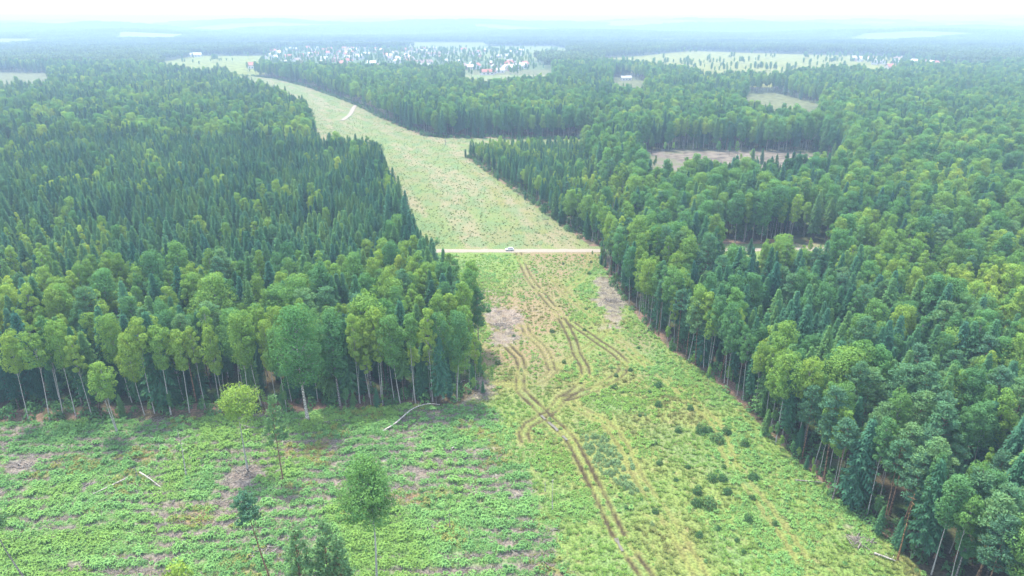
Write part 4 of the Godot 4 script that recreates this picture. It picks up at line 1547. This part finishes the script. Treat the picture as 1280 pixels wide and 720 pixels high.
# ================================================================ houses of the village
func build_houses() -> void:
	rng.seed = 8
	var walls := [Color(0.5, 0.49, 0.47), Color(0.42, 0.38, 0.31), Color(0.38, 0.22, 0.17), Color(0.48, 0.48, 0.48)]
	var roofs := [Color(0.28, 0.12, 0.09), Color(0.3, 0.3, 0.31), Color(0.2, 0.15, 0.13), Color(0.42, 0.41, 0.4)]
	var ww := ["white-walled", "cream-walled", "brick-red", "pale grey"]
	var rw := ["red-roofed", "grey-roofed", "brown-roofed", "light-roofed"]
	for i in 4:
		mat("wall_%d" % i, walls[i], 0.9)
		mat("roof_%d" % i, roofs[i], 0.85)
	mat("window", Color(0.05, 0.06, 0.07), 0.2, 0.5)
	var wall := Acc.new()
	wall.box(Vector3(-5, 0, -4), Vector3(5, 4.6, 4))
	wall.tri(Vector3(-5, 4.6, 4), Vector3(-5, 7.6, 0), Vector3(-5, 4.6, -4))
	wall.tri(Vector3(5, 4.6, -4), Vector3(5, 7.6, 0), Vector3(5, 4.6, 4))
	var roof := Acc.new()
	for s in [-1.0, 1.0]:
		var e0 := Vector3(-5.5, 4.2, 4.6 * s)
		var e1 := Vector3(5.5, 4.2, 4.6 * s)
		var r0 := Vector3(-5.5, 7.8, 0)
		var r1 := Vector3(5.5, 7.8, 0)
		var up := Vector3(0, 0.25, 0)
		var q := [e0 + up, r0 + up, r1 + up, e1 + up]
		if s < 0: q = [q[3], q[2], q[1], q[0]]
		roof.quad(q[0], q[1], q[2], q[3])
		var u := [e1, r1, r0, e0]
		if s < 0: u = [u[3], u[2], u[1], u[0]]
		roof.quad(u[0], u[1], u[2], u[3])
		roof.quad(e0, e0 + up, e1 + up, e1)
	var win := Acc.new()
	for x in [-3.0, 0.0, 3.0]:
		win.box(Vector3(x - 0.6, 1.2, 4.0), Vector3(x + 0.6, 2.6, 4.04))
	win.box(Vector3(5.0, 1.2, -0.6), Vector3(5.04, 2.6, 0.6))
	var chim := Acc.new()
	chim.box(Vector3(1.5, 6.5, -0.9), Vector3(2.2, 8.8, -0.2))
	var wm := wall.into(ArrayMesh.new(), M.wall_0)
	var rm := roof.into(ArrayMesh.new(), M.roof_0)
	var wn := win.into(ArrayMesh.new(), M.window)
	var cm := chim.into(ArrayMesh.new(), M.roof_2)
	var made := 0
	var homes := []
	var tries := 0
	while made < 200 and tries < 6000:
		tries += 1
		var v: int = 1 if made % 7 == 6 else 0
		var x := rng.randf_range(-640, 30) if v == 0 else rng.randf_range(630, 850)
		var z := rng.randf_range(-2050, -1080) if v == 0 else rng.randf_range(-1540, -1100)
		if not Geometry2D.is_point_in_polygon(Vector2(x, z), VILLAGES[v]) or n_mid.get_noise_2d(x * 0.2, z * 0.12) < -0.12:
			continue
		var a := rng.randi() % 4 if rng.randf() < 0.5 else 0
		var b := rng.randi() % 4
		var place: String = ["far village", "right-hand hamlet"][v]
		var o := thing("house", "" , "house", Vector3(x, 0, z), "houses of the %s" % place)
		o.rotation.y = rng.randi() % 6 * 0.4 + rng.randf() * 0.2
		var s := rng.randf_range(0.95, 1.4)
		o.scale = Vector3(s * rng.randf_range(0.9, 1.4), s, s)
		homes.append([x / z, "small %s %s house in the %s" % [ww[a], rw[b], place], o])
		part("wall", wm, o, M["wall_%d" % a])
		part("roof", rm, o, M["roof_%d" % b])
		part("window", wn, o)
		part("chimney", cm, o)
		made += 1
	homes.sort_custom(func(p, q): return p[0] > q[0])
	var seen := {}
	for q in homes:
		seen[q[1]] = seen.get(q[1], 0) + 1
		q[2].set_meta("label", "%s, %s such from the left" % [q[1], ordinal(seen[q[1]])])
	# long farm sheds nearer on the clearing
	for s in [[Vector2(-38, -1100), 1.1, 0, "long red-roofed farm building in the clearing before the village"], [Vector2(-22, -1140), 1.0, 3, "long pale-roofed farm building behind the red-roofed one"], [Vector2(-720, -1640), 1.2, 3, "lone white house at the far edge of the left meadow"], [Vector2(160, -1000), 0.8, 1, "grey-roofed house at the pale yard in the woods"]]:
		var o := thing("house", s[3], "house", Vector3(s[0].x, 0, s[0].y))
		o.scale = Vector3(s[1] * 1.9, s[1], s[1])
		o.rotation.y = 0.3
		part("wall", wm, o, M.wall_0)
		part("roof", rm, o, M["roof_%d" % s[2]])
		part("window", wn, o)
		part("chimney", cm, o)


# ================================================================ the car on the road
func build_car() -> void:
	var paint := mat("car_paint", Color(0.6, 0.61, 0.63), 0.3, 0.5)
	paint.clearcoat_enabled = true
	mat("car_glass", Color(0.03, 0.035, 0.045), 0.08, 0.5)
	mat("tyre", Color(0.025, 0.025, 0.027), 0.9)
	mat("rim", Color(0.45, 0.46, 0.48), 0.35)
	mat("lamp", Color(0.7, 0.7, 0.66), 0.15)
	mat("tail_lamp", Color(0.35, 0.02, 0.02), 0.2)
	var o := thing("parked_car", "small white car standing on the gravel road", "car", Vector3(-0.9, 0.14, -240.8))
	o.rotation.y = 0.12
	o.scale = Vector3.ONE * 0.76
	# side profile, length along x (front at -x)
	var prof := [Vector2(-1.95, 0.35), Vector2(-2.0, 0.62), Vector2(-1.9, 0.82), Vector2(-1.0, 0.98), Vector2(1.75, 1.02), Vector2(1.98, 0.9), Vector2(2.0, 0.5), Vector2(1.9, 0.32)]
	var body := Acc.new()
	loft(body, prof, [0.86, 0.86, 0.84, 0.82, 0.82, 0.84, 0.86, 0.86], 0.08)
	part("body", body.into(ArrayMesh.new(), paint), o)
	var cab := Acc.new()
	loft(cab, [Vector2(-0.95, 0.97), Vector2(-0.25, 1.44), Vector2(1.2, 1.47), Vector2(1.75, 1.0)], [0.8, 0.66, 0.66, 0.78], 0.05)
	part("cabin_glass", cab.into(ArrayMesh.new(), M.car_glass), o)
	var top := Acc.new()
	loft(top, [Vector2(-0.3, 1.44), Vector2(-0.1, 1.5), Vector2(1.15, 1.53), Vector2(1.35, 1.44)], [0.67, 0.64, 0.64, 0.67], 0.04)
	for sd in [-1.0, 1.0]:
		for q in [[Vector2(-0.95, 0.97), Vector2(-0.25, 1.45), 0.8, 0.67], [Vector2(0.45, 1.0), Vector2(0.5, 1.46), 0.8, 0.67], [Vector2(1.7, 1.0), Vector2(1.2, 1.47), 0.79, 0.67]]:
			top.tube([Vector3(q[0].x, q[0].y, q[2] * sd), Vector3(q[1].x, q[1].y, q[3] * sd)], [0.045, 0.045], 5)
	part("roof", top.into(ArrayMesh.new(), paint), o)
	for sx in [-1.25, 1.25]:
		for sd in [-1.0, 1.0]:
			var t := Acc.new()
			var r := Acc.new()
			t.tube([Vector3(0, 0, -0.1), Vector3(0, 0, 0.1)], [0.31, 0.31], 16)
			t.tube([Vector3(0, 0, 0.1), Vector3(0, 0, -0.1)], [0.31, 0.31], 16)
			r.tube([Vector3(0, 0, 0), Vector3(0, 0, 0.115 * sd)], [0.2, 0.19], 12)
			var wheel := part("wheel", t.into(ArrayMesh.new(), M.tyre), o)
			wheel.position = Vector3(sx, 0.31, 0.8 * sd)
			part("rim", r.into(ArrayMesh.new(), M.rim), wheel)
	for sd in [-1.0, 1.0]:
		var l := Acc.new()
		l.box(Vector3(-2.01, 0.62, 0.5 * sd - 0.18), Vector3(-1.9, 0.78, 0.5 * sd + 0.18))
		part("headlight", l.into(ArrayMesh.new(), M.lamp), o)
		var k := Acc.new()
		k.box(Vector3(1.94, 0.66, 0.6 * sd - 0.12), Vector3(2.02, 0.86, 0.6 * sd + 0.12))
		part("tail_light", k.into(ArrayMesh.new(), M.tail_lamp), o)


func loft(a: Acc, prof: Array, half: Array, bev: float) -> void:
	# closed side outline extruded across z with a rounded shoulder
	var n := prof.size()
	var c := Vector2.ZERO
	for p in prof:
		c += p / n
	var rings := []
	for k in 4:
		var ring := []
		for i in n:
			var p: Vector2 = prof[i]
			if k == 0 or k == 3:
				p = p + (c - p).normalized() * bev
			var z: float = half[i] - (bev if k == 1 or k == 2 else 0.0)
			ring.append(Vector3(p.x, p.y, -z if k < 2 else z))
		rings.append(ring)
	for k in 3:
		for i in n:
			var j := (i + 1) % n
			var q := [rings[k][i], rings[k][j], rings[k + 1][j], rings[k + 1][i]]
			var mid: Vector3 = (q[0] + q[1] + q[2] + q[3]) / 4.0
			if (q[2] - q[0]).cross(q[1] - q[0]).dot(mid - Vector3(c.x, c.y, 0)) < 0:
				q.reverse()
			a.quad(q[0], q[1], q[2], q[3])
	for k in [0, 3]:
		for i in range(1, n - 1):
			var q := [rings[k][0], rings[k][i], rings[k][i + 1]]
			if (q[2] - q[0]).cross(q[1] - q[0]).z * (1 if k == 3 else -1) < 0:
				q.reverse()
			a.tri(q[0], q[1], q[2])


# ================================================================ water in the ruts
func build_puddles() -> void:
	var w := mat("rut_water", Color(0.1, 0.09, 0.07), 0.04, 0.5)
	var rows := [[Vector2(7.9, -125.2), Vector2(9.6, -121.8), 0.34, "longest bright puddle in the ruts below the track crossing"], [Vector2(6.4, -127.9), Vector2(7.2, -126.3), 0.28, "short puddle in the left rut at the track crossing"], [Vector2(10.6, -119.9), Vector2(11.2, -118.3), 0.28, "small puddle farther down the main ruts"], [Vector2(17.2, -90), Vector2(17.8, -87), 0.28, "puddle in the ruts near the bottom of the picture"]]
	for r in rows:
		var pts := []
		for i in 9:
			pts.append(r[0].lerp(r[1], i / 8.0))
		var lo := 9.0
		for p in pts:
			lo = minf(lo, near_ground(p.x, p.y))
		var o := part(numbered("puddle"), ribbon(pts, r[2], lo + 0.17, w, 0.25, 0.0), self)
		tag(o, r[3], "", "", "structure")
